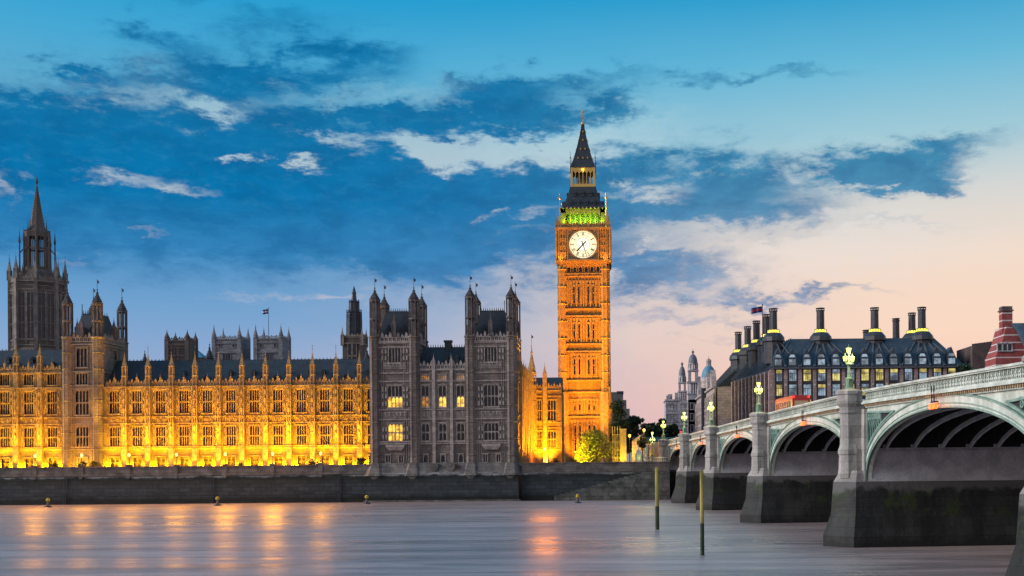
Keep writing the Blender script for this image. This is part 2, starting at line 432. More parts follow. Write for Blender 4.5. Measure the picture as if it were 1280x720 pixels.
def river_wall(name, label, x0, x1, y, ztop, piers, back=1.2, closed=None):
    t = thing(name, label, 'river wall', ((x0 + x1) / 2, y, 0))
    o = (x0 + x1) / 2; a, b_ = x0 - o, x1 - o
    mb = MB(); mb.hexa([(a, -0.9, -2), (b_, -0.9, -2), (b_, back, -2), (a, back, -2)], [(a, 0, ztop - 1.9), (b_, 0, ztop - 1.9), (b_, back, ztop - 1.9), (a, back, ztop - 1.9)])
    part('wall', mb, M_wall, t)
    mb = MB(); mb.box(a, b_, -0.18, back - 0.02, ztop - 1.9, ztop - 1.6); mb.box(a, b_, -0.25, back - 0.02, -0.1 + 0.3, 0.55)
    part('string_course', mb, M_granite, t)
    mb = MB(); mb.box(a, b_, 0.05, back - 0.4, ztop - 1.6, ztop - 0.22)
    part('parapet', mb, M_granite, t)
    mb = MB(); mb.box(a, b_, -0.08, back - 0.3, ztop - 0.22, ztop)
    part('coping', mb, M_granite, t)
    for px_ in piers:
        mb = MB(); mb.box(-0.45, 0.45, -0.12, back - 0.25, 0, 1.72); mb.box(-0.6, 0.6, -0.26, back - 0.15, 1.72, 1.95)
        mb.xz([(-0.5, 0), (-0.25, -0.9), (0.25, -0.9), (0.5, 0)], -0.2, 0.3)
        part('pedestal', mb, M_granite, t, (px_ - o, 0, ztop - 1.6))
    return t
def ladder(parent, x, y0, y1, z1):
    m = MB()
    for s in (-0.25, 0.25): m.rod((x + s, y0 - 0.12, 0), (x + s, y1 - 0.12, z1), 0.05, 4)
    for i in range(int(z1 / 0.4)): zz = 0.3 + i * 0.4; yy = y0 + (y1 - y0) * zz / z1 - 0.12; m.rod((x - 0.25, yy, zz), (x + 0.25, yy, zz), 0.035, 4)
    part('ladder', m, M_iron, parent)
def chain(parent, x0, x1, y, z):
    m = MB(); n = max(1, round((x1 - x0) / 6)); st = (x1 - x0) / n
    for i in range(n):
        for k in range(6):
            f0, f1 = k / 6, (k + 1) / 6; sag = lambda f: -0.55 * 4 * f * (1 - f)
            m.rod((x0 + (i + f0) * st, y, z + sag(f0)), (x0 + (i + f1) * st, y, z + sag(f1)), 0.05, 4)
    part('hanging_chain', m, M_iron, parent)
BUT = [-55.8 - 5.0 * k for k in range(10)]
LAMPX = [WX(p, 237.0, 575) for p in (-13, 46, 104, 163, 222, 283, 342, 402)]
wa_ = river_wall('embankment_wall', 'long dark stained river wall below the brightly lit terrace, left of the grey twin towered block', -220, -51.6, 236.0, 7.67, LAMPX)
for x in (-46, -12, 22, 52, 78): ladder(wa_, x, -0.8, 0, 5.8)
chain(wa_, -20, 84, -0.75, 2.4)
wc = river_wall('embankment_wall', 'dark river wall with stone river stairs below the clock tower, between grey block and bridge', -20.6, 9.6, 236.0, 7.75, [])
mb = MB()
xs0, n = WX(693, 235, 600) + 5.5, 16
xs1 = WX(800, 235, 600) + 5.5
for i in range(n):
    a = xs0 + (xs1 - xs0) * i / n; b_ = xs0 + (xs1 - xs0) * (i + 1) / n
    mb.box(a, b_ + (0.0 if i < n - 1 else 6.0), -2.1, -0.35, -1.5, 0.7 + 4.6 * (i + 1) / n)
part('river_stair', mb, mat('stair_granite', (0.17, 0.17, 0.16), (0.07, 0.075, 0.068), 0.8, 0.5, 0.5, 2.0, blocks=(2.2, 0.85, 0.05)), wc)
mb = MB()
for i in range(36):
    mb.box(-14.6 + i * 0.42, -14.56 + i * 0.42, 0.3, 0.34, 7.75, 8.45)
mb.box(-14.8, 0.5, 0.29, 0.35, 8.45, 8.5); mb.box(-14.8, 0.5, 0.29, 0.35, 8.1, 8.14)
part('railing', mb, M_iron, wc)

# ---------------------------------------------------------------- gothic kit
def wall_grid(mb, x0, x1, z0, z1, ops, y0=0.0, th=0.5):
    zs = sorted({z0, z1} | {z for o in ops for z in (o[2], o[3]) if z0 < z < z1})
    for za, zb in zip(zs, zs[1:]):
        zm = (za + zb) / 2; x = x0
        for o in sorted([o for o in ops if o[2] < zm < o[3] and o[1] > x0 and o[0] < x1]):
            if o[0] > x + 1e-4: mb.box(x, o[0], y0, y0 + th, za, zb)
            x = o[1]
        if x < x1 - 1e-4: mb.box(x, x1, y0, y0 + th, za, zb)

WK = {}
def win_kit(w, h, n, rows, M):
    k = (w, h, n, rows, M.name)
    if k in WK: return WK[k]
    f = MB(); j = 0.16; mw = 0.13
    f.box(-w / 2 - j, -w / 2, -0.14, 0.4, -0.1, h + j); f.box(w / 2, w / 2 + j, -0.14, 0.4, -0.1, h + j)
    f.box(-w / 2, w / 2, -0.16, 0.4, h, h + j); f.box(-w / 2 - 0.25, w / 2 + 0.25, -0.26, 0.4, -0.3, -0.1)
    f.box(-w / 2, w / 2, -0.02, 0.38, -0.1, 0.0)
    f.box(-w / 2 - 0.3, w / 2 + 0.3, -0.24, 0.1, h + j, h + j + 0.14)
    lw = w / n
    for i in range(1, n): f.box(-w / 2 + i * lw - mw / 2, -w / 2 + i * lw + mw / 2, 0.0, 0.3, 0, h)
    for r in range(rows):
        zt = h * (r + 1) / rows; zb = h * r / rows
        if r: f.box(-w / 2, w / 2, 0.02, 0.28, zb - 0.08, zb + 0.08)
        hh = min(lw * 0.8, 0.55)
        for i in range(n):
            a = -w / 2 + i * lw; c = a + lw / 2; top = zt - (0.08 if r < rows - 1 else 0)
            f.xz([(a, top - hh), (a + lw * 0.18, top - hh * 0.35), (c, top), (a, top)], 0.05, 0.22)
            f.xz([(a + lw, top), (c, top), (a + lw * 0.82, top - hh * 0.35), (a + lw, top - hh)], 0.05, 0.22)
    p = MB(); p.box(-w / 2, w / 2, 0.32, 0.36, 0.0, h / rows - 0.001)
    WK[k] = (f.mesh('window', M), p.mesh('pane', M_pane), p.mesh('pane_lit', M_lit), p.mesh('pane_dim', M_lit2))
    return WK[k]
def window(parent, x, y, z, w, h, n, rows, M, rz=0.0, lit=(), dim=False):
    a = win_kit(w, h, n, rows, M)
    o = put('window', a[0], parent, (x, y, z), rz)
    for r in range(rows):
        put('pane', (a[3] if dim else a[2]) if r in lit else a[1], o, (0, 0, h * r / rows))
    if lit: o['label'] = 'window dimly lit orange from inside' if dim else 'window lit warm yellow from inside'
    return o

def spire_mb(x, y, z0, z1, r, n=8, nub=True, ogee=0.25):
    m = MB(); H = z1 - z0
    m.lathe(x, y, [(r * 1.15, z0), (r * 1.2, z0 + 0.04 * H), (r * 0.98, z0 + 0.07 * H), (r * (0.95), z0 + 0.14 * H), (r * 0.62, z0 + 0.32 * H), (r * 0.34, z0 + 0.52 * H), (r * 0.20, z0 + 0.62 * H), (r * 0.34, z0 + 0.64 * H), (r * 0.34, z0 + 0.67 * H), (r * 0.15, z0 + 0.69 * H), (r * 0.06, z0 + 0.86 * H), (0.02, z1)], n)
    if nub:
        for k in range(3):
            zz = z0 + H * (0.16 + 0.13 * k); rr = r * (0.92 - 0.24 * k)
            for i in range(n if n == 4 else 4):
                a = PI / 4 + i * PI / 2
                m.ball(x + rr * math.cos(a), y + rr * math.sin(a), zz, r * 0.16, 4)
    m.ball(x, y, z0 + 0.86 * H, r * 0.17, 6)
    return m
def pinnacle_mb(x, y, z0, z1, w, sh=0.5):
    m = MB(); zs = z0 + (z1 - z0) * sh
    m.box(x - w / 2, x + w / 2, y - w / 2, y + w / 2, z0, zs)
    for s in (-1, 1):
        for q in (-1, 1):
            m.box(x + s * w * 0.5 - 0.06, x + s * w * 0.5 + 0.06, y + q * w * 0.5 - 0.06, y + q * w * 0.5 + 0.06, z0, zs + 0.1)
    m.join(spire_mb(x, y, zs, z1, w * 0.52, 4))
    return m
def vane_mb(x, y, z0, h):
    m = MB(); m.rod((x, y, z0 - 0.3), (x, y, z0 + h), 0.05, 4)
    m.box(x, x + 0.4, y - 0.03, y + 0.03, z0 + h * 0.55, z0 + h * 0.9); m.ball(x, y, z0 + h, 0.12, 6)
    return m
def parapet_mb(x0, x1, z0, h, step=0.9, y0=-0.15, big=None):
    m = MB(); m.box(x0, x1, y0, y0 + 0.3, z0, z0 + h * 0.12); n = max(1, round((x1 - x0) / step)); st = (x1 - x0) / n
    m.box(x0, x1, y0, y0 + 0.3, z0 + h * 0.46, z0 + h * 0.56)
    for i in range(n):
        c = x0 + (i + 0.5) * st
        m.box(c - st * 0.5, c - st * 0.34, y0 + 0.03, y0 + 0.27, z0 + h * 0.12, z0 + h * 0.46)
        m.box(c + st * 0.34, c + st * 0.5, y0 + 0.03, y0 + 0.27, z0 + h * 0.12, z0 + h * 0.46)
        m.box(c - 0.07, c + 0.07, y0 + 0.06, y0 + 0.24, z0 + h * 0.12, z0 + h * 0.46)
        hh = h * (1.0 if i % 2 else 0.78)
        m.xz([(c - st * 0.36, z0 + h * 0.56), (c + st * 0.36, z0 + h * 0.56), (c + st * 0.30, z0 + hh * 0.85), (c, z0 + hh * 1.12), (c - st * 0.30, z0 + hh * 0.85)], y0 + 0.02, y0 + 0.28)
    return m
def strings_mb(x0, x1, zs, y0=-0.22, th=0.2, d=0.3):
    m = MB()
    for z in zs:
        m.box(x0, x1, y0, y0 + d, z - th / 2, z + th / 2)
        m.box(x0, x1, y0 + 0.08, y0 + d - 0.02, z - th, z - th / 2)
    return m
def shield_mb(w, h):
    m = MB(); m.box(-w / 2, w / 2, -0.04, 0.02, 0, h)
    m.box(-w / 2, w / 2, -0.14, -0.04, 0, 0.09); m.box(-w / 2, w / 2, -0.14, -0.04, h - 0.09, h)
    m.box(-w / 2, -w / 2 + 0.09, -0.14, -0.04, 0.09, h - 0.09); m.box(w / 2 - 0.09, w / 2, -0.14, -0.04, 0.09, h - 0.09)
    c = h / 2
    m.xz([(0, c - h * 0.32), (w * 0.13, c - h * 0.1), (w * 0.13, c + h * 0.22), (-w * 0.13, c + h * 0.22), (-w * 0.13, c - h * 0.1)], -0.24, -0.04)
    m.ball(0, -0.15, c + h * 0.32, 0.16, 6)
    for s in (-1, 1):
        m.xz([(s * w * 0.2 - 0.05, 0.12), (s * w * 0.3, 0.12), (s * w * 0.38 if s > 0 else s * w * 0.22, h * 0.5), (s * w * 0.27, h * 0.78), (s * w * 0.2, h * 0.5)][::1 if s > 0 else -1], -0.18, -0.04)
    return m
def ribs_mb(xs, z0, z1, w=0.1, y=-0.1):
    m = MB()
    for x in xs: m.box(x - w / 2, x + w / 2, y, 0.02, z0, z1)
    return m
def turret(parent, x, y, z0, zr, zs, z1, r, M, MT, vane=True, open_=True):
    """octagonal corner turret: plain to zr, arcaded to zs, spire to z1"""
    m = MB(); m.lathe(x, y, [(r, z0), (r, zr)], 8)
    for i in range(8):
        a = PI / 8 + i * PI / 4
        m.rod((x + r * math.cos(a), y + r * math.sin(a), z0), (x + r * math.cos(a), y + r * math.sin(a), zr), 0.09, 4)
    z = z0 + 1.5
    while z < zr:
        m.lathe(x, y, [(r, z - 0.14), (r * 1.12, z), (r, z + 0.14)], 8); z += 3.4
    m.lathe(x, y, [(r * 1.02, zr - 0.2), (r * 1.2, zr), (r * 1.2, zr + 0.25), (r * 0.9, zr + 0.3)], 8)
    t = part('turret', m, M, parent)
    r2 = r * 0.86; zz = [zr + 0.3, (zr + zs) / 2 + 0.1, zs]
    m = MB()
    for k in range(2):
        a0, a1 = zz[k], zz[k + 1]
        for i in range(8):
            a = PI / 8 + i * PI / 4
            m.rod((x + r2 * math.cos(a), y + r2 * math.sin(a), a0), (x + r2 * math.cos(a), y + r2 * math.sin(a), a1), 0.17, 4)
        m.lathe(x, y, [(r2 * 1.0, a1 - 0.5), (r2 * 1.16, a1 - 0.35), (r2 * 1.16, a1 - 0.05), (r2 * 0.9, a1)], 8)
    if not open_: m.lathe(x, y, [(r2 * 0.7, zr), (r2 * 0.7, zs)], 8)
    else: m.lathe(x, y, [(r2 * 0.42, zr), (r2 * 0.42, zs)], 8)
    part('arcade', m, M_gold_trim if M is M_gold else M_turret_dk, t)
    part('spire', spire_mb(x, y, zs, z1, r * 0.86, 8), M_gold_trim if M is M_gold else M_spire_dk, t)
    if vane: part('weather_vane', vane_mb(x, y, z1, 1.6), M_iron, t)
    return t

# ---------------------------------------------------------------- floodlit river wing
GL = (1.0, 0.50, 0.0)
DW, ZT = 246.0, 6.6
wing = thing('palace_wing', 'long gothic riverside palace wing floodlit golden yellow, left of the grey twin towered block', 'palace', (-100, DW, ZT))
ox, oz = -100, ZT
def L(x): return x - ox
def Zl(z): return z - oz
Z0, ZG, ZW1a, ZW1b, ZS, ZP, ZW2a, ZW2b, ZC, ZPP = 0.0, 5.2, 5.4, 9.5, 10.2, 11.6, 12.4, 17.2, 17.95, 19.2
bays = [(BUT[i + 1], BUT[i]) for i in range(9)] + [(-105.8, -100.8), (-55.8, -51.4)]
lbut = [-123.8, -128.9, -134.0, -139.0, -144.0, -149.0, -154.0]
lbays = [(-123.8, -118.9)] + [(b, a) for a, b in zip(lbut, lbut[1:])]
tower_x0, tower_x1 = -118.6, -110.6
halfb = (-110.4, -105.8)
allb = [(b, 0) for b in bays + [halfb]] + [(b, 1) for b in lbays]
wallm, trac, strg, par = MB(), MB(), MB(), MB()
ops_all = []
for (a, b_), hi in allb:
    c = L((a + b_) / 2); w = b_ - a
    if w < 4.5 and not hi and a > -56: c = L(a) + 2.6
    ops = [(c - 0.8, c + 0.8, 0.1, 2.9), (c - 0.98, c + 0.98, ZW1a, ZW1b), (c - 0.98, c + 0.98, ZW2a, ZW2b)]
    if hi: ops.append((c - 0.98, c + 0.98, 18.6, 20.9))
    top = ZC + 3.3 if hi else ZC
    wall_grid(wallm, L(a), L(b_), Z0, top, ops)
    window(wing, c, 0, ZW1a, 1.96, ZW1b - ZW1a, 4, 2, M_gold_trim)
    window(wing, c, 0, ZW2a, 1.96, ZW2b - ZW2a, 4, 2, M_gold_trim)
    if hi: window(wing, c, 0, 18.6, 1.96, 2.3, 4, 1, M_gold_trim)
    # door bay with square hood
    m = MB(); m.box(-0.98, -0.8, -0.1, 0.4, 0.1, 3.0); m.box(0.8, 0.98, -0.1, 0.4, 0.1, 3.0); m.box(-1.15, 1.15, -0.25, 0.4, 3.0, 3.25)
    m.box(-1.15, -0.98, -0.25, 0.1, 2.4, 3.0); m.box(0.98, 1.15, -0.25, 0.1, 2.4, 3.0); m.box(-0.05, 0.05, 0.1, 0.35, 0.1, 2.9); m.box(-0.8, 0.8, 0.1, 0.35, 1.9, 2.0)
    d = part('door', m, M_gold_trim, wing, (c, 0, 0))
    part('pane', MB().box(-0.8, 0.8, 0.36, 0.4, 0.1, 2.9), M_gold, d)
    # carved panels over the lower window
    part('carved_panel', shield_mb(1.15, 1.2), M_gold_trim, wing, (c - 0.62, 0.0, ZS + 0.12))
    part('carved_panel', shield_mb(1.15, 1.2), M_gold_trim, wing, (c + 0.62, 0.0, ZS + 0.12))
    for s in (-1, 1):
        for q in (1.25, 1.55, 1.85):
            for (za, zb) in ((ZG + 0.2, ZW1b + 0.2), (ZS + 0.1, ZP - 0.1), (ZP + 0.3, ZC - 0.3)):
                if q < (w / 2 - 0.6): trac.box(c + s * q - 0.05, c + s * q + 0.05, -0.1, 0.01, za, zb)
            if hi: trac.box(c + s * q - 0.05, c + s * q + 0.05, -0.1, 0.01, ZC + 0.3, ZC + 3.0)
        for zz in (6.6, 8.2, 9.6, 13.6, 15.2, 16.8):   # niches with statues
            trac.xz([(c + s * 1.4 - 0.16, zz), (c + s * 1.4 + 0.16, zz), (c + s * 1.4 + 0.16, zz + 0.6), (c + s * 1.4, zz + 0.85), (c + s * 1.4 - 0.16, zz + 0.6)], -0.16, 0.0)
    strg.join(strings_mb(L(a), L(b_), [ZG - 0.35, ZG, ZS, ZP, ZC - 0.3] + ([ZC + 3.2] if hi else [])))
    strg.box(L(a), L(b_), -0.3, 0.2, ZC - 0.12, ZC + 0.14)
    strg.box(L(a), L(b_), -0.16, 0.02, 17.42, 17.55)
    par.join(parapet_mb(L(a) + 0.5, L(b_) - 0.5, (21.25 if hi else ZC + 0.12), 1.5, 0.62))
    ph = 21.25 if hi else ZC
    par.join(pinnacle_mb(c, 0.0, ph + 0.8, ph + 3.2, 0.22))
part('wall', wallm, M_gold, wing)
part('wall_tracery', trac, M_gold_trim, wing)
part('string_course', strg, M_gold_trim, wing)
part('parapet', par, M_gold_trim, wing)
def buttress(x, top, tip):
    m = MB(); w = 0.56
    m.box(-w, w, -0.95, 0.3, 0, ZG - 0.3); m.box(-w * 0.92, w * 0.92, -0.82, 0.3, ZG - 0.3, ZS); m.box(-w * 0.84, w * 0.84, -0.7, 0.3, ZS, top)
    for z in (ZG, ZS, ZP, ZC, top - 0.1): m.box(-w - 0.08, w + 0.08, -0.98 if z < 6 else -0.9, 0.3, z - 0.1, z + 0.1)
    for s in (-1, 1):
        m.box(s * w * 0.8 - 0.06, s * w * 0.8 + 0.06, -0.9, -0.7, ZG + 0.1, ZC - 0.1)
    m.box(-0.05, 0.05, -0.9, -0.7, ZG + 0.1, ZC - 0.1)
    for zz in (7.0, 8.6, 12.4, 14.4, 16.2): m.xz([(-0.2, zz), (0.2, zz), (0.2, zz + 0.8), (0, zz + 1.1), (-0.2, zz + 0.8)], -0.98, -0.8)
    b = part('buttress', m, M_gold_trim, wing, (L(x), 0, 0))
    # open shaft and crocketed cap
    m = MB(); zs = top + (tip - top) * 0.56
    for s in (-1, 1):
        for q in (-1, 1): m.box(s * 0.36 - 0.1, s * 0.36 + 0.1, -0.25 + q * 0.36 - 0.1, -0.25 + q * 0.36 + 0.1, top, zs)
    m.box(-0.3, 0.3, -0.5, 0.05, top, top + (zs - top) * 0.45); m.box(-0.16, 0.16, -0.42, -0.08, top, zs)
    m.box(-0.5, 0.5, -0.75, 0.25, top + (zs - top) * 0.45, top + (zs - top) * 0.52); m.box(-0.5, 0.5, -0.75, 0.25, zs - 0.2, zs)
    m.join(spire_mb(0, -0.25, zs, tip, 0.5, 4))
    p = part('pinnacle', m, M_gold_trim, b)
    part('finial', MB().rod((0, -0.25, tip - 0.3), (0, -0.25, tip + 0.7), 0.04, 4).ball(0, -0.25, tip + 0.7, 0.1, 5), M_iron, p)
    return b
for x in BUT + [-105.8]: buttress(x, ZC + 0.2, 25.8)
for x in lbut: buttress(x, 21.3, 27.6)
# roofs
def roof_mb(x0, x1, ye, yr, ze, zr, yb):
    return MB().add([(x0, ye, ze), (x1, ye, ze), (x1, yr, zr), (x0, yr, zr), (x0, yb, ze), (x1, yb, ze), (x0, yr + 0.6, zr), (x1, yr + 0.6, zr)],
        [(0, 1, 2, 3), (3, 2, 7, 6), (6, 7, 5, 4), (0, 3, 6, 4), (1, 5, 7, 2)])
def crest_mb(x0, x1, y, z, st=0.8, h=0.5):
    m = MB(); m.box(x0, x1, y - 0.06, y + 0.06, z, z + 0.12); n = int((x1 - x0) / st)
    for i in range(n):
        c = x0 + (i + 0.5) * st; m.xz([(c - 0.1, z + 0.12), (c + 0.1, z + 0.12), (c, z + h)], y - 0.04, y + 0.04)
    return m
r1 = part('roof', roof_mb(L(-110.5), L(-51.4), 1.0, 6.6, ZC + 0.2, 24.1, 12.6), M_slate, wing)
part('ridge_cresting', crest_mb(L(-110.5), L(-51.4), 6.9, 24.1), M_iron, r1)
r2 = part('roof', roof_mb(L(-156), L(-118.6), 1.0, 6.6, 21.2, 26.6, 12.6), M_slate, wing)
part('ridge_cresting', crest_mb(L(-156), L(-118.6), 6.9, 26.6), M_iron, r2)
random.seed(3)
for (a, b_), hi in allb:
    c = L((a + b_) / 2)
    for s in (-1.1, 1.1):
        m = MB(); z = (ZC + 1.7 if not hi else 22.9) + random.choice((0, 0, 1.2)); y = 1.0 + (z - (21.2 if hi else ZC + 0.2)) * 0.95 + 0.0
        m.box(-0.35, 0.35, 0, 1.2, 0, 0.8); m.xz([(-0.45, 0.8), (0.45, 0.8), (0, 1.4)], -0.1, 1.5)
        part('dormer', m, M_slate, (r2 if hi else r1), (c + s, y - 0.5, z - 0.5))
mb = MB(); mb.box(L(-156), L(-51.4), 0.5, 12.6, 0, ZC + 0.15); mb.box(L(-156), L(-118.6), 0.55, 12.55, ZC, 21.1)
mb2 = MB(); mb2.box(L(-156), L(-51.4), 1.0, 12.6, 0, ZC + 0.1); mb2.box(L(-156), L(-118.6), 1.05, 12.55, ZC + 0.1, 21.1)
part('rear_wall', mb2, M_gold, wing)

FR = random.Random(9)
# lamps set at the foot of the wing
def flood(parent, x, y, z, e, col, tgt, size, rz=0.0, M=M_iron, blend=0.7, rad=0.2):
    m = MB(); m.box(-0.22, 0.22, -0.14, 0.14, 0, 0.3)
    f = part('floodlight', m, M, parent, (x, y, z), rz); e *= FR.uniform(0.72, 1.3) if e < 60001 else 1.0
    light('lamp', 'SPOT', f, (0, 0.0, 0.42), e, col, size, aim((x, y, z + 0.42), tgt) if not rz else tgt, blend, rad)
    return f
for x in BUT + [-105.8] + lbut:
    hi = x in lbut
    flood(wing, L(x), -2.9, 0.0, 60000, GL, (L(x), -0.5, 17.5), 24, blend=1.0)
    flood(wing, L(x), -2.1, 0.0, 7000, GL, (L(x), -0.6, 7.5), 50, blend=1.0)
for (a, b_), hi in allb:
    c = L((a + b_) / 2)
    if b_ > -52: c = L(a) + 2.6
    for s in (-1, 1):
        flood(wing, c + s * 1.45, -0.95, 0.0, 2300, (1.0, 0.60, 0.0), (c + s * 1.45, 0.1, 3.2), 110, rad=0.1)
    flood(wing, c, -3.6, 0.0, 13500, (1.0, 0.50, 0.0), (c, 0.1, 9.0), 62)

# four-turreted tower rising out of the wing
def crenel_tower(name, label, cat, X0, X1, Y, depth, z0, ztop, storeys, M, MT, tur, roofz, zr, tr=1.25, front_strings=(), middle_pinn=True, sidewin=True):
    t = thing(name, label, cat, ((X0 + X1) / 2, Y, z0)); w = (X1 - X0) / 2; H = ztop - z0
    ops = [(c - ww / 2, c + ww / 2, a - z0, b - z0) for (c, ww, a, b, n, rows, lit) in storeys]
    m = MB(); wall_grid(m, -w, w, 0, H, ops); part('wall', m, M, t)
    for (c, ww, a, b, n, rows, lit) in storeys: window(t, c, 0, a - z0, ww, b - a, n, rows, MT, lit=lit)
    core = MB(); core.box(-w + 0.02, w - 0.5, 0.95, depth - 0.5, 0, H - 0.03)
    core.box(-w + 0.01, -w + 0.5, 0.5, depth - 0.45, 0, H - 0.02); part('inner_wall', core, M_panel if M is M_grey else M, t)
    # side walls
    sops = [(depth / 2 - 1.1, depth / 2 + 1.1, a - z0, b - z0) for (c, ww, a, b, n, rows, lit) in storeys if sidewin and abs(c) < 0.6] 
    m = MB(); wall_grid(m, 0.5, depth, 0, H, sops); part('side_wall', m, M, t, (w, 0, 0), PI / 2)
    for o in sops: window(t, w, (o[0] + o[1]) / 2, o[2], 2.2, o[3] - o[2], 3, 2 if o[3] - o[2] > 3 else 1, MT, rz=PI / 2)
    part('rear_wall', MB().box(-w, w, depth - 0.5, depth, 0, H), M, t)
    m = strings_mb(-w, w, [z - z0 for z in front_strings]); m.join(strings_mb(0, depth, [z - z0 for z in front_strings]).rotated(PI / 2).shifted(w, 0, 0))
    part('string_course', m, MT, t)
    m = ribs_mb([-w + 0.5 + i * 0.42 for i in range(int((2 * w - 1) / 0.42) + 1) if all(abs(-w + 0.5 + i * 0.42 - o[0]) > 0.25 and not (o[0] - 0.3 < -w + 0.5 + i * 0.42 < o[1] + 0.3) for o in ops)], 0.4, H - 0.4, 0.09, -0.09)
    part('wall_tracery', m, MT, t)
    m = parapet_mb(-w + tr, w - tr, H + 0.05, 1.9, 0.8); m.join(parapet_mb(tr, depth - tr, H + 0.05, 1.9, 0.8).rotated(PI / 2).shifted(w, 0, 0)); m.join(parapet_mb(-w + tr, w - tr, H + 0.05, 1.9, 0.8).shifted(0, depth, 0))
    m.join(parapet_mb(tr, depth - tr, H + 0.05, 1.9, 0.8).rotated(PI / 2).shifted(-w, 0, 0))
    part('parapet', m, MT, t)
    if middle_pinn:
        for (x, y) in ((0, -0.1), (w, depth / 2), (0, depth), (-w, depth / 2)):
            part('pinnacle', pinnacle_mb(x, y, H + 1.2, H + 6.2, 0.75, 0.55), M_turret_dk, t)
    for i, (x, y) in enumerate(((-w + tr * 0.75, tr * 0.4), (w - tr * 0.75, tr * 0.4), (-w + tr * 0.75, depth - tr * 0.4), (w - tr * 0.75, depth - tr * 0.4))):
        turret(t, x, y, 0 if i < 2 or True else 0, H + 1.0, tur[0] - z0, tur[1] - z0, tr, M, MT)
    # steep hipped roof
    iw, iy = w - 1.0, 1.2; zt = roofz - z0
    m = MB(); m.hexa([(-iw, iy, H), (iw, iy, H), (iw, depth - iy, H), (-iw, depth - iy, H)], [(-iw * 0.62, depth * 0.33, zt), (iw * 0.62, depth * 0.33, zt), (iw * 0.62, depth * 0.67, zt), (-iw * 0.62, depth * 0.67, zt)])
    r = part('roof', m, M_slate, t)
    m = crest_mb(-iw * 0.62, iw * 0.62, depth * 0.33, zt, 0.45, 0.9); m.join(crest_mb(-iw * 0.62, iw * 0.62, depth * 0.67, zt, 0.45, 0.9))
    for s in (-1, 1): m.rod((s * iw * 0.62, depth * 0.33, zt), (s * iw * 0.62, depth * 0.33, zt + 2.2), 0.09, 4)
    part('ridge_cresting', m, M_iron, r)
    for s in (-0.4, 0.4):
        m = MB(); m.box(-0.4, 0.4, 0, 1.5, 0, 1.2); m.xz([(-0.5, 1.2), (0.5, 1.2), (0, 2.2)], -0.1, 1.8); part('dormer', m, M_slate, r, (s * iw, depth * 0.1 + 0.7, H + 1.6))
    return t
M_tow = mat('tower_limestone', (0.27, 0.22, 0.18), (0.17, 0.14, 0.12), 0.85, 0.4, 0.5, 3.0, streak=True, blocks=(1.2, 0.5, 0.03))
M_tow_t = mat('tower_carving', (0.33, 0.28, 0.22), (0.21, 0.17, 0.15), 0.85, 1.2, 0.4, 5.0)
zt_ = WZ(428, 245, 104)
mt = crenel_tower('palace_tower', 'four turreted stone tower rising out of the golden palace wing beside the tall dark spire', 'tower', tower_x0, tower_x1, 245.2, 13.0, 6.6,
    zt_, [(0, 2.6, 12.0, 16.2, 4, 2, ()), (0, 2.8, 18.8, 23.9, 4, 2, ()), (0, 2.4, 25.2, 27.5, 4, 1, ()), (0, 2.2, 28.9, zt_ - 1.2, 3, 1, ())], M_tow, M_tow_t, (WZ(379, 245, 104), WZ(359, 245, 104)), WZ(391, 247, 104), 0, 1.1,
    (11.4, 11.9, 16.8, 18.2, 24.4, 24.9, 27.9, zt_ - 0.4))
part('doorway', MB().box(-1.2, -0.9, -0.2, 0.1, 0, 2.9).box(0.9, 1.2, -0.2, 0.1, 0, 2.9).box(-1.2, 1.2, -0.3, 0.1, 2.9, 3.2), M_tow_t, mt)
for (q, e) in ((-3.2, 9000), (3.2, 34000)):
    flood(mt, q, -7.0, 0, e, GL, (q, -0.6, 13), 15, blend=0.9)
    flood(mt, q, -6.2, 0, e * 2.2, GL, (q, -0.6, 26), 9, blend=0.9)
flood(mt, 0, -2.4, 0, 2500, GL, (0, 0, 3.5), 110)
flood(mt, 1.9, -1.4, 0, 900, GL, (1.9, 0, 3.5), 110)
flood(mt, -1.9, -1.4, 0, 900, GL, (-1.9, 0, 3.5), 110)
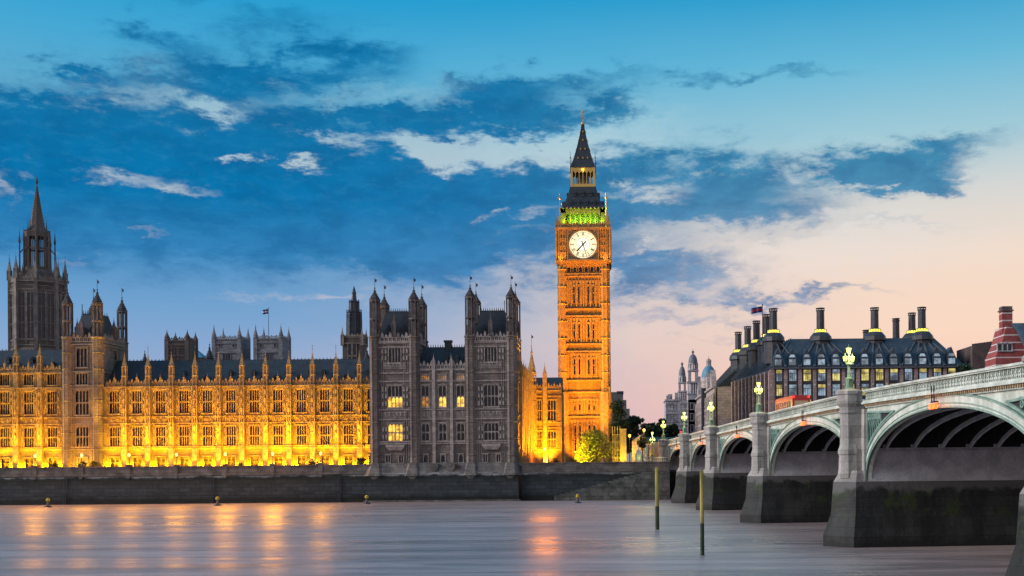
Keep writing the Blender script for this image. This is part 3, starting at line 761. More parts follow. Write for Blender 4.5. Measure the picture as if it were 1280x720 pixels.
# ---------------------------------------------------------------- grey twin towered block on the river
DP = 237.0
def PX(px, y=500): return WX(px, DP, y)
tz = WZ(427.5, DP, 540)
lt0, lt1, rt0, rt1 = PX(463.8), PX(523.2), PX(583.2), PX(645.0)
winX = lambda px, c: PX(px) - c
cl, cr = (lt0 + lt1) / 2, (rt0 + rt1) / 2
base_z = 7.9
strs = (11.9, 12.3, 16.9, 18.9, 24.7, 26.4, tz - 1.0, tz - 0.1)
SHK = shield_mb(0.72, 1.35).mesh('carved_panel', M_grey_trim); SHK2 = shield_mb(0.9, 1.4).mesh('carved_panel', M_grey_trim)
NIK = MB().xz([(-0.17, 0), (0.17, 0), (0.17, 0.7), (0, 1.05), (-0.17, 0.7)], -0.26, 0).mesh('statue_niche', M_grey_trim)
def pav_tower(name, label, x0, x1, wx, litA, litB, d1, tips):
    c = (x0 + x1) / 2; o = wx - c
    sm = [(p - c, 0.8, 8.0, 9.5, 2, 1, ()) for p in d1]
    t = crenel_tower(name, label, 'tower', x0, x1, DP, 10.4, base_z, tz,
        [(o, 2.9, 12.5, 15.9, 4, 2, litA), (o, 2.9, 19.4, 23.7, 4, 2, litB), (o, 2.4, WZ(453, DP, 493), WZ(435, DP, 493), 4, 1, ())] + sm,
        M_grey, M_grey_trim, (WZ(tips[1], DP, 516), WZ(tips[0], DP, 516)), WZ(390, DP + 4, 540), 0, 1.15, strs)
    w = (x1 - x0) / 2
    m = MB(); m.hexa([(o - 1.3, -0.45, 2.6), (o + 1.3, -0.45, 2.6), (o + 1.3, 0.1, 2.6), (o - 1.3, 0.1, 2.6)], [(o - 1.9, -0.75, 3.3), (o + 1.9, -0.75, 3.3), (o + 1.9, 0.1, 3.3), (o - 1.9, 0.1, 3.3)])
    m.box(o - 1.9, o + 1.9, -0.75, 0.1, 3.3, 3.75)
    part('bay_corbel', m, M_grey_trim, t)
    for zz in (17.1, WZ(462, DP, 493) + 0.1):
        for k in range(6): put('carved_panel', SHK, t, (o - 1.95 + k * 0.78, 0, zz - base_z))
    for s in (-1, 1):
        for zz in (12.8, 14.4, 19.6, 21.2, 22.6, 29, 30.4):
            for xx in (1.85, 2.5): put('statue_niche', NIK, t, (o + s * xx, 0, zz - base_z))
        b = MB(); b.box(s * (w - 1.1) - 0.35, s * (w - 1.1) + 0.35, -0.4, 0.1, 0, 3.9); part('plinth_pier', b, M_grey_trim, t)
    return t
pl = pav_tower('palace_tower', 'weathered grey riverside tower with two warm lit wide windows, left of the pair', lt0, lt1, PX(494), (0, 1), (0,), (PX(484.5), PX(500.8)), (357, 374))
pr = pav_tower('palace_tower', 'weathered grey riverside tower with dark windows, nearest the floodlit clock tower', rt0, rt1, PX(614), (), (), (PX(606), PX(622.5)), (355, 371))
# range between the towers
mx0, mx1 = lt1 + 0.02, rt0 - 0.02; mc = (mx0 + mx1) / 2; mw = (mx1 - mx0) / 2
mid = thing('palace_range', 'grey stone range with blue slate roof linking the two grey riverside towers', 'palace', (mc, DP + 0.25, base_z))
wz = [PX(531.5) - mc, PX(553) - mc, PX(575.5) - mc]
mt_z = WZ(462, DP, 553) - base_z
ops = []
for x in wz: ops += [(x - 0.4, x + 0.4, 0.1, 1.6), (x - 0.72, x + 0.72, 4.6, 8.0), (x - 0.72, x + 0.72, 11.5, 15.8), (x - 0.75, x + 0.75, WZ(474, DP, 553) - base_z, WZ(469, DP, 553) - base_z)]
m = MB(); wall_grid(m, -mw, mw, 0, mt_z, ops); part('wall', m, M_grey, mid)
for i, x in enumerate(wz):
    window(mid, x, 0, 0.1, 0.8, 1.5, 1, 1, M_grey_trim)
    window(mid, x, 0, 4.6, 1.44, 3.4, 2, 2, M_grey_trim)
    window(mid, x, 0, 11.5, 1.44, 4.3, 2, 2, M_grey_trim, lit=(0,), dim=(i < 1))
    window(mid, x, 0, WZ(474, DP, 553) - base_z, 1.5, (474 - 469) * DP / F, 4, 1, M_grey_trim, lit=(0,), dim=True)
m = MB(); m.box(-mw, mw, 0.9, 10.8, 0, mt_z - 0.02); part('inner_wall', m, M_panel, mid)
part('string_course', strings_mb(-mw, mw, [z - base_z for z in strs[:5]] + [mt_z]), M_grey_trim, mid)
m = MB()
for xx in ((wz[0] + wz[1]) / 2, (wz[1] + wz[2]) / 2): m.box(xx - 0.32, xx + 0.32, -0.4, 0.1, 0, mt_z + 1.5)
part('buttress', MB().join(MB().box((wz[0] + wz[1]) / 2 - 0.32, (wz[0] + wz[1]) / 2 + 0.32, -0.4, 0.1, 0, mt_z + 0.4)).join(pinnacle_mb((wz[0] + wz[1]) / 2, -0.15, mt_z + 0.4, mt_z + 3.4, 0.5)), M_grey_trim, mid)
part('buttress', MB().join(MB().box((wz[1] + wz[2]) / 2 - 0.32, (wz[1] + wz[2]) / 2 + 0.32, -0.4, 0.1, 0, mt_z + 0.4)).join(pinnacle_mb((wz[1] + wz[2]) / 2, -0.15, mt_z + 0.4, mt_z + 3.4, 0.5)), M_grey_trim, mid)
m = ribs_mb([x + s * q for x in wz for s in (-1, 1) for q in (1.0, 1.25)], 4.0, mt_z - 0.3, 0.09); part('wall_tracery', m, M_grey_trim, mid)
for x in wz:
    for q in (-0.5, 0.5): put('carved_panel', SHK2, mid, (x + q, 0, 9.2))
part('parapet', parapet_mb(-mw, mw, mt_z + 0.05, 1.7, 0.75), M_grey_trim, mid)
rr = part('roof', roof_mb(-mw - 0.3, mw + 0.3, 0.6, 4.6, mt_z, WZ(434, DP + 4, 553) - base_z, 10.4), M_slate, mid)
part('ridge_cresting', crest_mb(-mw, mw, 4.9, WZ(434, DP + 4, 553) - base_z, 0.5, 0.8), M_iron, rr)
cx_ = WX(560, DP + 4) - mc
part('chimney', MB().box(cx_ - 0.7, cx_ + 0.7, 4.2, 5.4, mt_z + 2, WZ(426, DP + 4, 560) - base_z).box(cx_ - 0.85, cx_ + 0.85, 4.05, 5.55, WZ(427.5, DP + 4, 560) - base_z, WZ(425, DP + 4, 560) - base_z), M_slate, mid)
for x in (-2.5, 0.6, 2.8): part('dormer', MB().box(x - 0.4, x + 0.4, 1.6, 3.4, mt_z + 1.6, mt_z + 2.6).xz([(x - 0.5, mt_z + 2.6), (x + 0.5, mt_z + 2.6), (x, mt_z + 3.4)], 1.5, 3.6), M_slate, rr)
# its wall standing in the river
pw = thing('embankment_wall', 'projecting stained river wall with pale weathered ledge, directly under the grey twin towered block', 'river wall', ((lt0 + rt1) / 2, 236.0, 0))
hw = (rt1 - lt0) / 2 + 0.35
m = MB(); m.hexa([(-hw - 0.5, -2.0, -2), (hw + 0.5, -2.0, -2), (hw + 0.5, 12, -2), (-hw - 0.5, 12, -2)], [(-hw, -0.75, 5.9), (hw, -0.75, 5.9), (hw, 12, 5.9), (-hw, 12, 5.9)])
part('wall', m, M_wall, pw)
part('ledge', MB().box(-hw - 0.65, hw + 0.65, -2.35, -1.6, -1.5, 0.32), M_granite, pw)
m = MB(); m.hexa([(-hw, -0.75, 5.9), (hw, -0.75, 5.9), (hw, 12, 5.9), (-hw, 12, 5.9)], [(-hw + 0.25, 0.5, 7.88), (hw - 0.25, 0.5, 7.88), (hw - 0.25, 12, 7.88), (-hw + 0.25, 12, 7.88)])
part('plinth', m, M_granite, pw)
for px_ in (469.5, 516.5, 589, 638):
    x = PX(px_) - (lt0 + rt1) / 2
    m = MB(); m.fr(x, 1.6, 3.1, 1.7, 5.3, 7.9, 8); m.xz([(x - 1.2, 5.4), (x, 4.3), (x + 1.2, 5.4)], -0.95, 0.4)
    part('turret_foot', m, M_granite, pw)
for px_ in (543, 564):
    x = PX(px_) - (lt0 + rt1) / 2
    part('buttress_foot', MB().xz([(x - 0.9, 6.9), (x, 5.7), (x + 0.9, 6.9), (x + 0.9, 7.7), (x - 0.9, 7.7)], -0.7, 0.6), M_granite, pw)

# ---------------------------------------------------------------- orange lit return wing toward the clock tower
OR = (1.0, 0.345, 0.0)
RX = rt1 + 0.35
rw = thing('palace_wing', 'orange floodlit palace wing stepping back from the river between grey tower and clock tower', 'palace', (RX, 238.2, 7.2))
Lr = 276.0 - 238.2
H = 25.4 - 7.2
nb = 8; ops = []; cs = [2.2 + (Lr - 2.2) * (i + 0.5) / nb for i in range(nb)]
def rows(c): return [(c - 0.95, c + 0.95, 4.3, 8.3), (c - 0.95, c + 0.95, 11.1, 15.9)]
for c in cs: ops += rows(c)
m = MB(); wall_grid(m, 0, Lr, 0, H, ops); m.box(0, Lr, 0.9, 8, 0, H - 0.2)
part('side_wall', m, M_gold, rw, (0, 0, 0), PI / 2)
for c in cs:
    for o in rows(c): window(rw, 0, c, o[2], 1.9, o[3] - o[2], 4, 2, M_gold_trim, rz=PI / 2)
part('string_course', strings_mb(0, Lr, [3.6, 4.0, 8.8, 10.4, 17.3, H]), M_gold_trim, rw, (0, 0, 0), PI / 2)
part('parapet', parapet_mb(0, Lr, H + 0.05, 1.6, 0.7), M_gold_trim, rw, (0, 0, 0), PI / 2)
for i in range(nb + 1):
    y = 2.2 + (Lr - 2.2) * i / nb
    m = MB(); m.box(-0.4, 0.4, -0.7, 0.2, 0, H + 0.6); m.join(pinnacle_mb(0, -0.2, H + 0.6, H + 4.6, 0.6, 0.5))
    if i not in (nb,): part('buttress', m, M_gold_trim, rw, (0, y, 0), PI / 2)
part('roof', MB().add([(-1, 0, H), (-1, Lr + 8, H), (-6, Lr + 8, H + 4.6), (-6, 0, H + 4.6), (-11, 0, H), (-11, Lr + 8, H)], [(0, 1, 2, 3), (3, 2, 5, 4), (0, 3, 4), (1, 5, 2)]), M_slate, rw)
m = MB(); m.box(-10.9, -1.0, 10.2, Lr + 8, 0, H - 0.1); part('rear_wall', m, M_gold, rw)
# end turret and low front range facing the river
ex = WX(664.6, 275, 480) - RX
turret(rw, ex, Lr - 0.4, 0, H + 0.6, H + 3.6, WZ(427, 275, 665) - 7.2, 1.15, M_gold, M_gold_trim)
fx0, fx1 = ex + 0.2, WX(702, 276, 500) - RX
wcs = [WX(673.5, 276, 530) - RX, WX(690, 276, 530) - RX]
ops = []
for c, hw_ in zip(wcs, (0.65, 0.95)): ops += [(c - hw_, c + hw_, 4.2, 8.0), (c - hw_, c + hw_, 10.6, 15.4)]
m = MB(); wall_grid(m, fx0, fx1, 0, H - 0.6, ops, Lr); m.box(fx0, fx1, Lr + 1.0, Lr + 10, 0, H - 0.8); part('front_wall', m, M_gold, rw)
for c, hw_ in zip(wcs, (0.65, 0.95)):
    window(rw, c, Lr, 4.2, hw_ * 2, 3.8, 3, 2, M_gold_trim); window(rw, c, Lr, 10.6, hw_ * 2, 4.8, 3, 2, M_gold_trim)
m = strings_mb(fx0, fx1, [3.6, 8.8, 10.1, 16.4, H - 0.5], Lr - 0.22); m.join(parapet_mb(fx0, fx1, H - 0.5, 1.7, 0.7, Lr - 0.1)); m.join(ribs_mb([wcs[1] + s * q for s in (-1, 1) for q in (1.3, 1.6, 1.9)], 4, H - 1, 0.1, -0.1).shifted(0, Lr, 0))
part('parapet', m, M_gold_trim, rw)
bx = WX(681, 275, 500) - RX
part('buttress', MB().box(bx - 0.5, bx + 0.5, Lr - 1.0, Lr + 0.1, 0, H + 0.5).join(pinnacle_mb(bx, Lr - 0.5, H + 0.5, WZ(452, 275, 681) - 7.2, 0.85, 0.55)), M_gold_trim, rw)
part('roof', roof_mb(fx0, fx1, Lr + 0.8, Lr + 5, H - 0.4, H + 3.0, Lr + 10), M_slate, rw)
for k, (e, yy) in enumerate(((30000, 3), (30000, 10), (30000, 17), (30000, 24), (26000, 31))):
    flood(rw, 4.6, yy, 0.02, e, (1.0, 0.40, 0.0), aim((4.6, yy, 0), (0, yy + 0.6, 10.5)), 100, rz=0.0001, rad=0.3)
flood(rw, bx + 0.2, Lr - 5.5, 0.02, 26000, (1.0, 0.40, 0.0), (bx, Lr, 8), 95)
flood(rw, bx + 0.2, Lr - 1.8, 0.02, 3200, (1.0, 0.62, 0.08), (bx + .2, Lr, 2.5), 110)

# ---------------------------------------------------------------- tall dark spire tower behind
DS = 310.0
sc_ = thing('spire_tower', 'tall octagonal dark stone tower with openwork lantern and spire, at the far left', 'tower', (WX(47.5, DS, 400), DS, 20))
def SZ(y): return WZ(y, DS, 48) - 20
def oct_front(r): return r * math.cos(PI / 8)
rB = 7.2
z436, z357, z340, z288, z223 = SZ(440), SZ(357), SZ(341), SZ(288), SZ(224)
m = MB(); m.lathe(0, 0, [(rB, -14), (rB, z436), (rB * 0.90, z436 + 1.0), (rB * 0.90, z357)], 8)
part('wall', m, M_brown, sc_)
ap = rB * 0.90 * math.cos(PI / 8)
for k in range(8):
    a = -PI / 2 + k * PI / 4
    nx, ny = math.cos(a), math.sin(a); rz = a + PI / 2
    if k in (0, 1, 7, 2, 6):
        for q in (-1.15, 1.15):
            f = win_kit(1.7, z357 - z436 - 5.0, 2, 3, M_brown_trim)
            o = put('window', f[0], sc_, (nx * (ap + 0.1) - q * ny, ny * (ap + 0.1) + q * nx, z436 + 3.0), rz)
            for r in range(3): put('pane', f[1], o, (0, -0.30, (z357 - z436 - 5.0) * r / 3))
    if k in (0, 1, 7, 2, 6):
        m = MB()
        for q in (-2.45, -2.2, 0, 2.2, 2.45): m.box(q - 0.07, q + 0.07, -ap - 0.22, -ap, z436 + 1.2, z357 - 0.6)
        for q in range(10): m.box(-2.4 + q * 0.53 - 0.1, -2.4 + q * 0.53 + 0.1, -ap - 0.18, -ap, z357 - 2.3, z357 - 1.2)
        for zz in (z436 + 2.6, z357 - 2.6, z357 - 1.1): m.box(-2.6, 2.6, -ap - 0.2, -ap, zz - 0.1, zz + 0.1)
        m.join(parapet_mb(-2.5, 2.5, z357 + 0.4, 1.6, 0.7, -ap - 0.2))
        part('face_tracery', m, M_brown_trim, sc_, rz=rz)
    b = a + PI / 8; bx_, by_ = rB * 0.93 * math.cos(b), rB * 0.93 * math.sin(b)
    m = MB(); m.fr(bx_, by_, 0.75, 0.6, -14, z357 + 1.2, 4, b + PI / 4)
    m.join(pinnacle_mb(bx_, by_, z357 + 1.0, z357 + 8.4, 0.9, 0.35))
    part('buttress', m, M_brown_trim, sc_)
m = MB()
for z in (z436 + 1.2, z357 - 0.9, z357 + 0.3): m.lathe(0, 0, [(rB * 0.90, z - 0.25), (rB * 0.97, z), (rB * 0.90, z + 0.25)], 8)
m.lathe(0, 0, [(rB * 0.90, z357), (rB * 0.92, z357 + 1.4), (rB * 0.80, z357 + 1.4)], 8)
part('string_course', m, M_brown_trim, sc_)
m = MB(); m.lathe(0, 0, [(rB * 0.86, z357), (rB * 0.60, z340), (rB * 0.46, z340 + 0.6)], 8)
for i in range(8):
    a = PI / 8 + i * PI / 4
    for t_ in (0.2, 0.5, 0.8):
        rr_ = rB * (0.86 - 0.26 * t_); m.join(spire_mb(rr_ * math.cos(a), rr_ * math.sin(a), z357 + (z340 - z357) * t_, z357 + (z340 - z357) * t_ + 2.6, 0.35, 4, False))
part('shoulder_roof', m, M_brown, sc_)
rl = 2.75; m = MB()
for i in range(8):
    a = PI / 8 + i * PI / 4; x, y = rl * math.cos(a), rl * math.sin(a)
    m.rod((x, y, z340), (x, y, z288), 0.42, 4)
    a2 = PI / 8 + (i + 1) * PI / 4; x2, y2 = rl * math.cos(a2), rl * math.sin(a2)
    for f_ in (0.5,): m.rod((x + (x2 - x) * f_, y + (y2 - y) * f_, z340), (x + (x2 - x) * f_, y + (y2 - y) * f_, z288 - 2), 0.13, 4)
    for zz in (z340 + 0.8, (z340 + z288) / 2 + 0.6, z288 - 1.6): m.rod((x, y, zz), (x2, y2, zz), 0.35, 4)
m.lathe(0, 0, [(rl * 1.08, z340 + 0.2), (rl * 1.1, z340 + 1.4)], 8); m.lathe(0, 0, [(rl * 1.1, z288 - 2.0), (rl * 1.16, z288 - 0.6), (rl * 0.8, z288)], 8)
part('lantern', m, M_brown, sc_)
m = MB()
for i in range(8):
    a = PI / 8 + i * PI / 4
    x, y = (rl + 1.5) * math.cos(a), (rl + 1.5) * math.sin(a)
    m.rod((x, y, z340 - 1.5), (x, y, z288 - 3.5), 0.24, 4, 0.16); m.join(spire_mb(x, y, z288 - 3.5, z288 + 0.6, 0.3, 4, False))
    m.rod((x, y, z340 + 5), (rl * math.cos(a), rl * math.sin(a), z340 + 7), 0.14, 4)
part('flying_buttress', m, M_brown, sc_)
m = MB(); m.lathe(0, 0, [(rl * 0.95, z288 - 0.6), (rl * 0.72, z288 + 0.6), (rl * 0.60, z288 + 2), (0.12, z223 - 1.5), (0.12, z223 - 1.2), (0.4, z223 - 0.9), (0.05, z223 + 0.6)], 8)
for i in range(8):
    a = PI / 8 + i * PI / 4
    m.join(spire_mb(rl * 0.82 * math.cos(a), rl * 0.82 * math.sin(a), z288 - 1, z288 + 3.6, 0.32, 4, False))
for k in range(14):
    t_ = k / 14; rr_ = rl * 0.60 * (1 - t_); zz = z288 + 2 + (z223 - 3.5 - z288) * t_
    for i in range(8):
        a = PI / 8 + i * PI / 4; m.ball(rr_ * math.cos(a), rr_ * math.sin(a), zz, 0.14, 4)
part('spire', m, M_brown, sc_)
for sx_, top in ((12.5, 358), (79.5, 362), (21.5, 330), (74.5, 333)):
    x = WX(sx_, DS, 400) - WX(47.5, DS, 400)
    m = MB(); m.fr(x, 2.0, 0.6, 0.45, -14, SZ(top) - 6, 4); m.join(pinnacle_mb(x, 2.0, SZ(top) - 6, SZ(top), 0.7, 0.2)); part('pinnacle', m, M_brown, sc_)

# ---------------------------------------------------------------- slim louvred ventilation tower
DV = 300.0
vx = WX(440.3, DV, 430)
vt = thing('ventilation_tower', 'slim pale stone tower with dark blue iron louvred top behind the golden wing', 'tower', (vx, DV, 20))
def VZ(y): return WZ(y, DV, 440) - 20
w = 12.2 * DV / F
m = MB(); m.box(-w, w, 0.0, 2 * w, -14, VZ(420)); part('wall', m, M_brown, vt)
for q in (-0.62, 0.62):
    for (a, b_) in ((444, 430), (456, 446)):
        f = win_kit(0.85, VZ(b_) - VZ(a), 1, 1, M_brown_trim); o = put('window', f[0], vt, (q, -0.1, VZ(a))); put('pane', f[1], o, (0, -0.30, 0))
m = MB(); m.box(-w - 0.25, w + 0.25, -0.25, 2 * w + 0.25, VZ(430), VZ(428.5)); m.join(parapet_mb(-w, w, VZ(422), 1.0, 0.7, -0.15)); m.join(parapet_mb(0, 2 * w, VZ(422), 1.0, 0.7, -0.15).rotated(PI / 2).shifted(w, 0, 0))
part('parapet', m, M_tow_t, vt)
for (x, y) in ((-w, 0), (w, 0), (-w, 2 * w), (w, 2 * w)): part('pinnacle', pinnacle_mb(x, y, VZ(432), VZ(406), 0.7, 0.5), M_tow_t, vt)
m = MB(); m.lathe(0, w, [(w * 0.82, VZ(421)), (w * 0.72, VZ(390)), (w * 0.80, VZ(389)), (w * 0.45, VZ(388))], 8)
m.lathe(0, w, [(w * 0.52, VZ(389)), (w * 0.50, VZ(377)), (w * 0.58, VZ(376)), (w * 0.28, VZ(374)), (w * 0.2, VZ(366)), (w * 0.25, VZ(365.5)), (0.03, VZ(355))], 8)
for i in range(8):
    a = PI / 8 + i * PI / 4
    m.rod((w * 0.8 * math.cos(a), w + w * 0.8 * math.sin(a), VZ(421)), (w * 0.74 * math.cos(a), w + w * 0.74 * math.sin(a), VZ(385.5)), 0.13, 4)
    m.rod((w * 0.52 * math.cos(a), w + w * 0.52 * math.sin(a), VZ(389)), (w * 0.5 * math.cos(a), w + w * 0.5 * math.sin(a), VZ(373)), 0.1, 4)
    zz = VZ(419)
for k in range(16): m.lathe(0, w, [(w * (0.80 - 0.005 * k), VZ(419 - 1.8 * k)), (w * (0.84 - 0.005 * k), VZ(419.3 - 1.8 * k)), (w * (0.8 - 0.005 * k), VZ(420 - 1.8 * k))], 8)
part('louvred_top', m, M_iron, vt)

# ---------------------------------------------------------------- clock tower
DT = 309.0
SCT = F / 315.0
TX = -10.0
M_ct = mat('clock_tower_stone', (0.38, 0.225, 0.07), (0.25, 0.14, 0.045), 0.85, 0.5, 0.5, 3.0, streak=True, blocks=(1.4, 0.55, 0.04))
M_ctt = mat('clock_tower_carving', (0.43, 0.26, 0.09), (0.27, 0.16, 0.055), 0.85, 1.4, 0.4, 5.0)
ctower = thing('clock_tower', 'tall gothic clock tower floodlit orange with a glowing white clock dial and dark pointed roof', 'clock tower', (TX, 315.0, 7.2))
def TZ(y): return 0.8 + (576.2 - y) / SCT
HW = 6.25          # shaft half width
zb = dict(low=TZ(492), s1=TZ(477.6), s2=TZ(442), s3=TZ(433), s4=TZ(398.7), s5=TZ(390), s6=TZ(350), cor=TZ(333), ck=TZ(288.5), bel=TZ(266.5), r1=TZ(238), l1=TZ(213), sp=TZ(155), tip=TZ(137))
stages = [(0.5, TZ(523)), (TZ(521), zb['low'] - 1.2), (zb['s1'], zb['s2'] - 0.0), (zb['s3'], zb['s4']), (zb['s5'], zb['s6'] - 0.6)]
slx = (-2.55, -1.25, 1.25, 2.55)
slitk = {}
for fi in range(4):
    rz = fi * PI / 2
    ops = []
    for (a, b_) in stages:
        for x in slx: ops.append((x - 0.24, x + 0.24, a + 1.6, b_ - 1.9))
    ops += [(x - 0.42, x + 0.42, TZ(344.5), TZ(338)) for x in (-3.9, -2.3, -0.75, 0.75, 2.3, 3.9)]
    m = MB(); wall_grid(m, -HW + (0.001 if fi % 2 else 0), HW - (0.5 if 1 else 0), 0, zb['cor'], ops, -HW, 0.5)
    fw = part('wall', m, M_ct, ctower, rz=rz)
    for o in ops:
        k = (round(o[1] - o[0], 2), round(o[3] - o[2], 2))
        if k not in slitk:
            slitk[k] = MB().box(-k[0] / 2, k[0] / 2, 0, 0.04, 0, k[1]).mesh('pane', M_pane), MB().box(-k[0] / 2 - 0.13, -k[0] / 2, -0.24, 0.1, 0, k[1]).box(k[0] / 2, k[0] / 2 + 0.13, -0.24, 0.1, 0, k[1]).xz([(-k[0] / 2, k[1] - 0.4), (0, k[1]), (k[0] / 2, k[1] - 0.4), (k[0] / 2 + 0.13, k[1] + 0.3), (-k[0] / 2 - 0.13, k[1] + 0.3)], -0.24, 0.1).mesh('window_slit', M_ctt)
        if fi in (0, 1):
            sl_ = put('window_slit', slitk[k][1], fw, ((o[0] + o[1]) / 2, -HW, o[2]))
            put('pane', slitk[k][0], fw, ((o[0] + o[1]) / 2, -HW + 0.42, o[2]))
        else:
            put('pane', slitk[k][0], fw, ((o[0] + o[1]) / 2, -HW + 0.42, o[2]))
    m = MB()
    for (a, b_) in stages:
        for x in (-4.25, -3.3, -1.9, -0.65, 0, 0.65, 1.9, 3.3, 4.25): m.box(x - 0.12, x + 0.12, -HW - 0.22, -HW + 0.02, a + 0.6, b_ - 0.5)
        n = 9
        for i in range(n):
            c = -3.9 + 7.8 * (i + 0.5) / n
            m.xz([(c - 0.34, b_ - 0.5), (c - 0.34, b_ - 1.0), (c, b_ - 1.7), (c, b_ - 0.5)], -HW - 0.15, -HW + 0.02)
            m.xz([(c, b_ - 0.5), (c, b_ - 1.7), (c + 0.34, b_ - 1.0), (c + 0.34, b_ - 0.5)][::1], -HW - 0.15, -HW + 0.02)
            for zz in (a + 0.8, (a + b_) / 2): m.box(c - 0.12, c + 0.12, -HW - 0.12, -HW + 0.02, zz, zz + 0.3)
    for za, zc in ((zb['low'], zb['s1']), (zb['s2'], zb['s3']), (zb['s4'], zb['s5'])):
        for i in range(12):
            c = -4.2 + 8.4 * (i + 0.5) / 12
            m.join(MB().box(c - 0.24, c + 0.24, -0.16, 0.02, 0.2, 0.4).box(c - 0.24, c - 0.16, -0.16, 0.02, 0.4, zc - za - 0.2).box(c + 0.16, c + 0.24, -0.16, 0.02, 0.4, zc - za - 0.2).shifted(0, -HW, za))
    part('carved_tracery', m, M_ctt, fw)
    m = MB()
    for z in (3.2, zb['low'], zb['s1'], zb['s2'], zb['s3'], zb['s4'], zb['s5'], TZ(350), TZ(347), TZ(522)):
        m.box(-HW - 0.28, HW + 0.28, -HW - 0.34, -HW + 0.05, z - 0.16, z + 0.16)
    # corbelled courses under the clock stage
    for i, z in enumerate((TZ(336), TZ(334.5), TZ(333))): m.box(-HW - 0.4 - 0.2 * i, HW + 0.4 + 0.2 * i, -HW - 0.4 - 0.22 * i, -HW + 0.05, z - 0.2, z + 0.2)
    for i in range(14):
        c = -HW + 2 * HW * (i + 0.5) / 14; m.box(c - 0.2, c + 0.2, -HW - 0.5, -HW + 0.02, TZ(337.5), TZ(336))
    part('string_course', m, M_ctt, fw)
    # corner pier of this face
    m = MB(); c0 = HW - 0.55
    m.fr(c0, -c0, 1.28, 1.22, 0, zb['cor'], 8)
    m.fr(c0, -c0, 1.75, 1.6, 0, zb['low'], 8); m.join(pinnacle_mb(c0 + 0.75, -c0 - 0.75, zb['low'] - 0.5, zb['low'] + 4.2, 0.7, 0.4))
    for a in range(8):
        an = PI / 8 + a * PI / 4; m.rod((c0 + 1.3 * math.cos(an), -c0 + 1.3 * math.sin(an), zb['low']), (c0 + 1.25 * math.cos(an), -c0 + 1.25 * math.sin(an), zb['cor']), 0.13, 4)
    z = 6
    while z < zb['cor']: m.lathe(c0, -c0, [(1.25, z - 0.15), (1.45, z), (1.25, z + 0.15)], 8); z += 4.6
    part('corner_pier', m, M_ctt, fw)
part('inner_wall', MB().box(-HW + 0.9, HW - 0.9, -HW + 0.9, HW - 0.9, 0, zb['cor']), M_ct, ctower)

# clock stage
CW = 7.05
M_dialframe = mat('clock_surround', (0.30, 0.20, 0.07), (0.16, 0.12, 0.05), 0.5, 2.0, 0.4, 6.0, spec=0.6)
M_black = mat('black_paint', (0.012, 0.014, 0.022), None, 0.4)
def dial_mat():
    m = bpy.data.materials.new('opal_dial'); m.use_nodes = True
    bs = m.node_tree.nodes['Principled BSDF']
    bs.inputs['Base Color'].default_value = (0.8, 0.76, 0.6, 1)
    bs.inputs['Emission Color'].default_value = (1.0, 0.84, 0.46, 1); bs.inputs['Emission Strength'].default_value = 0.95
    return m
M_dial = dial_mat(); M_dialc = emis('opal_centre', (1.0, 0.93, 0.72), 1.35)
part('clock_stage', MB().box(-CW, CW, -CW, CW, zb['cor'] + 0.2, zb['ck'] - 0.3), M_ct, ctower)
dz = TZ(311.8); dr = 3.72
def ring(m, r0, r1, y, n=48, th=0.06):
    vs = []; fs = []
    for i in range(n):
        a = 2 * PI * i / n; ca, sa = math.cos(a), math.sin(a)
        vs += [(r0 * sa, y, r0 * ca), (r1 * sa, y, r1 * ca), (r0 * sa, y + th, r0 * ca), (r1 * sa, y + th, r1 * ca)]
    for i in range(n):
        a, b_ = i * 4, ((i + 1) % n) * 4
        fs += [(a, a + 1, b_ + 1, b_), (a + 1, a + 3, b_ + 3, b_ + 1), (a, b_, b_ + 2, a + 2)]
    return m.add(vs, fs)
def spoke(m, a, r0, r1, w0, w1, y, th=0.05):
    sa, ca = math.sin(a), math.cos(a); px_, pz = ca, -sa
    q = [(r0 * sa - w0 * px_, r0 * ca - w0 * pz), (r0 * sa + w0 * px_, r0 * ca + w0 * pz), (r1 * sa + w1 * px_, r1 * ca + w1 * pz), (r1 * sa - w1 * px_, r1 * ca - w1 * pz)]
    return m.xz(q, y, y + th)
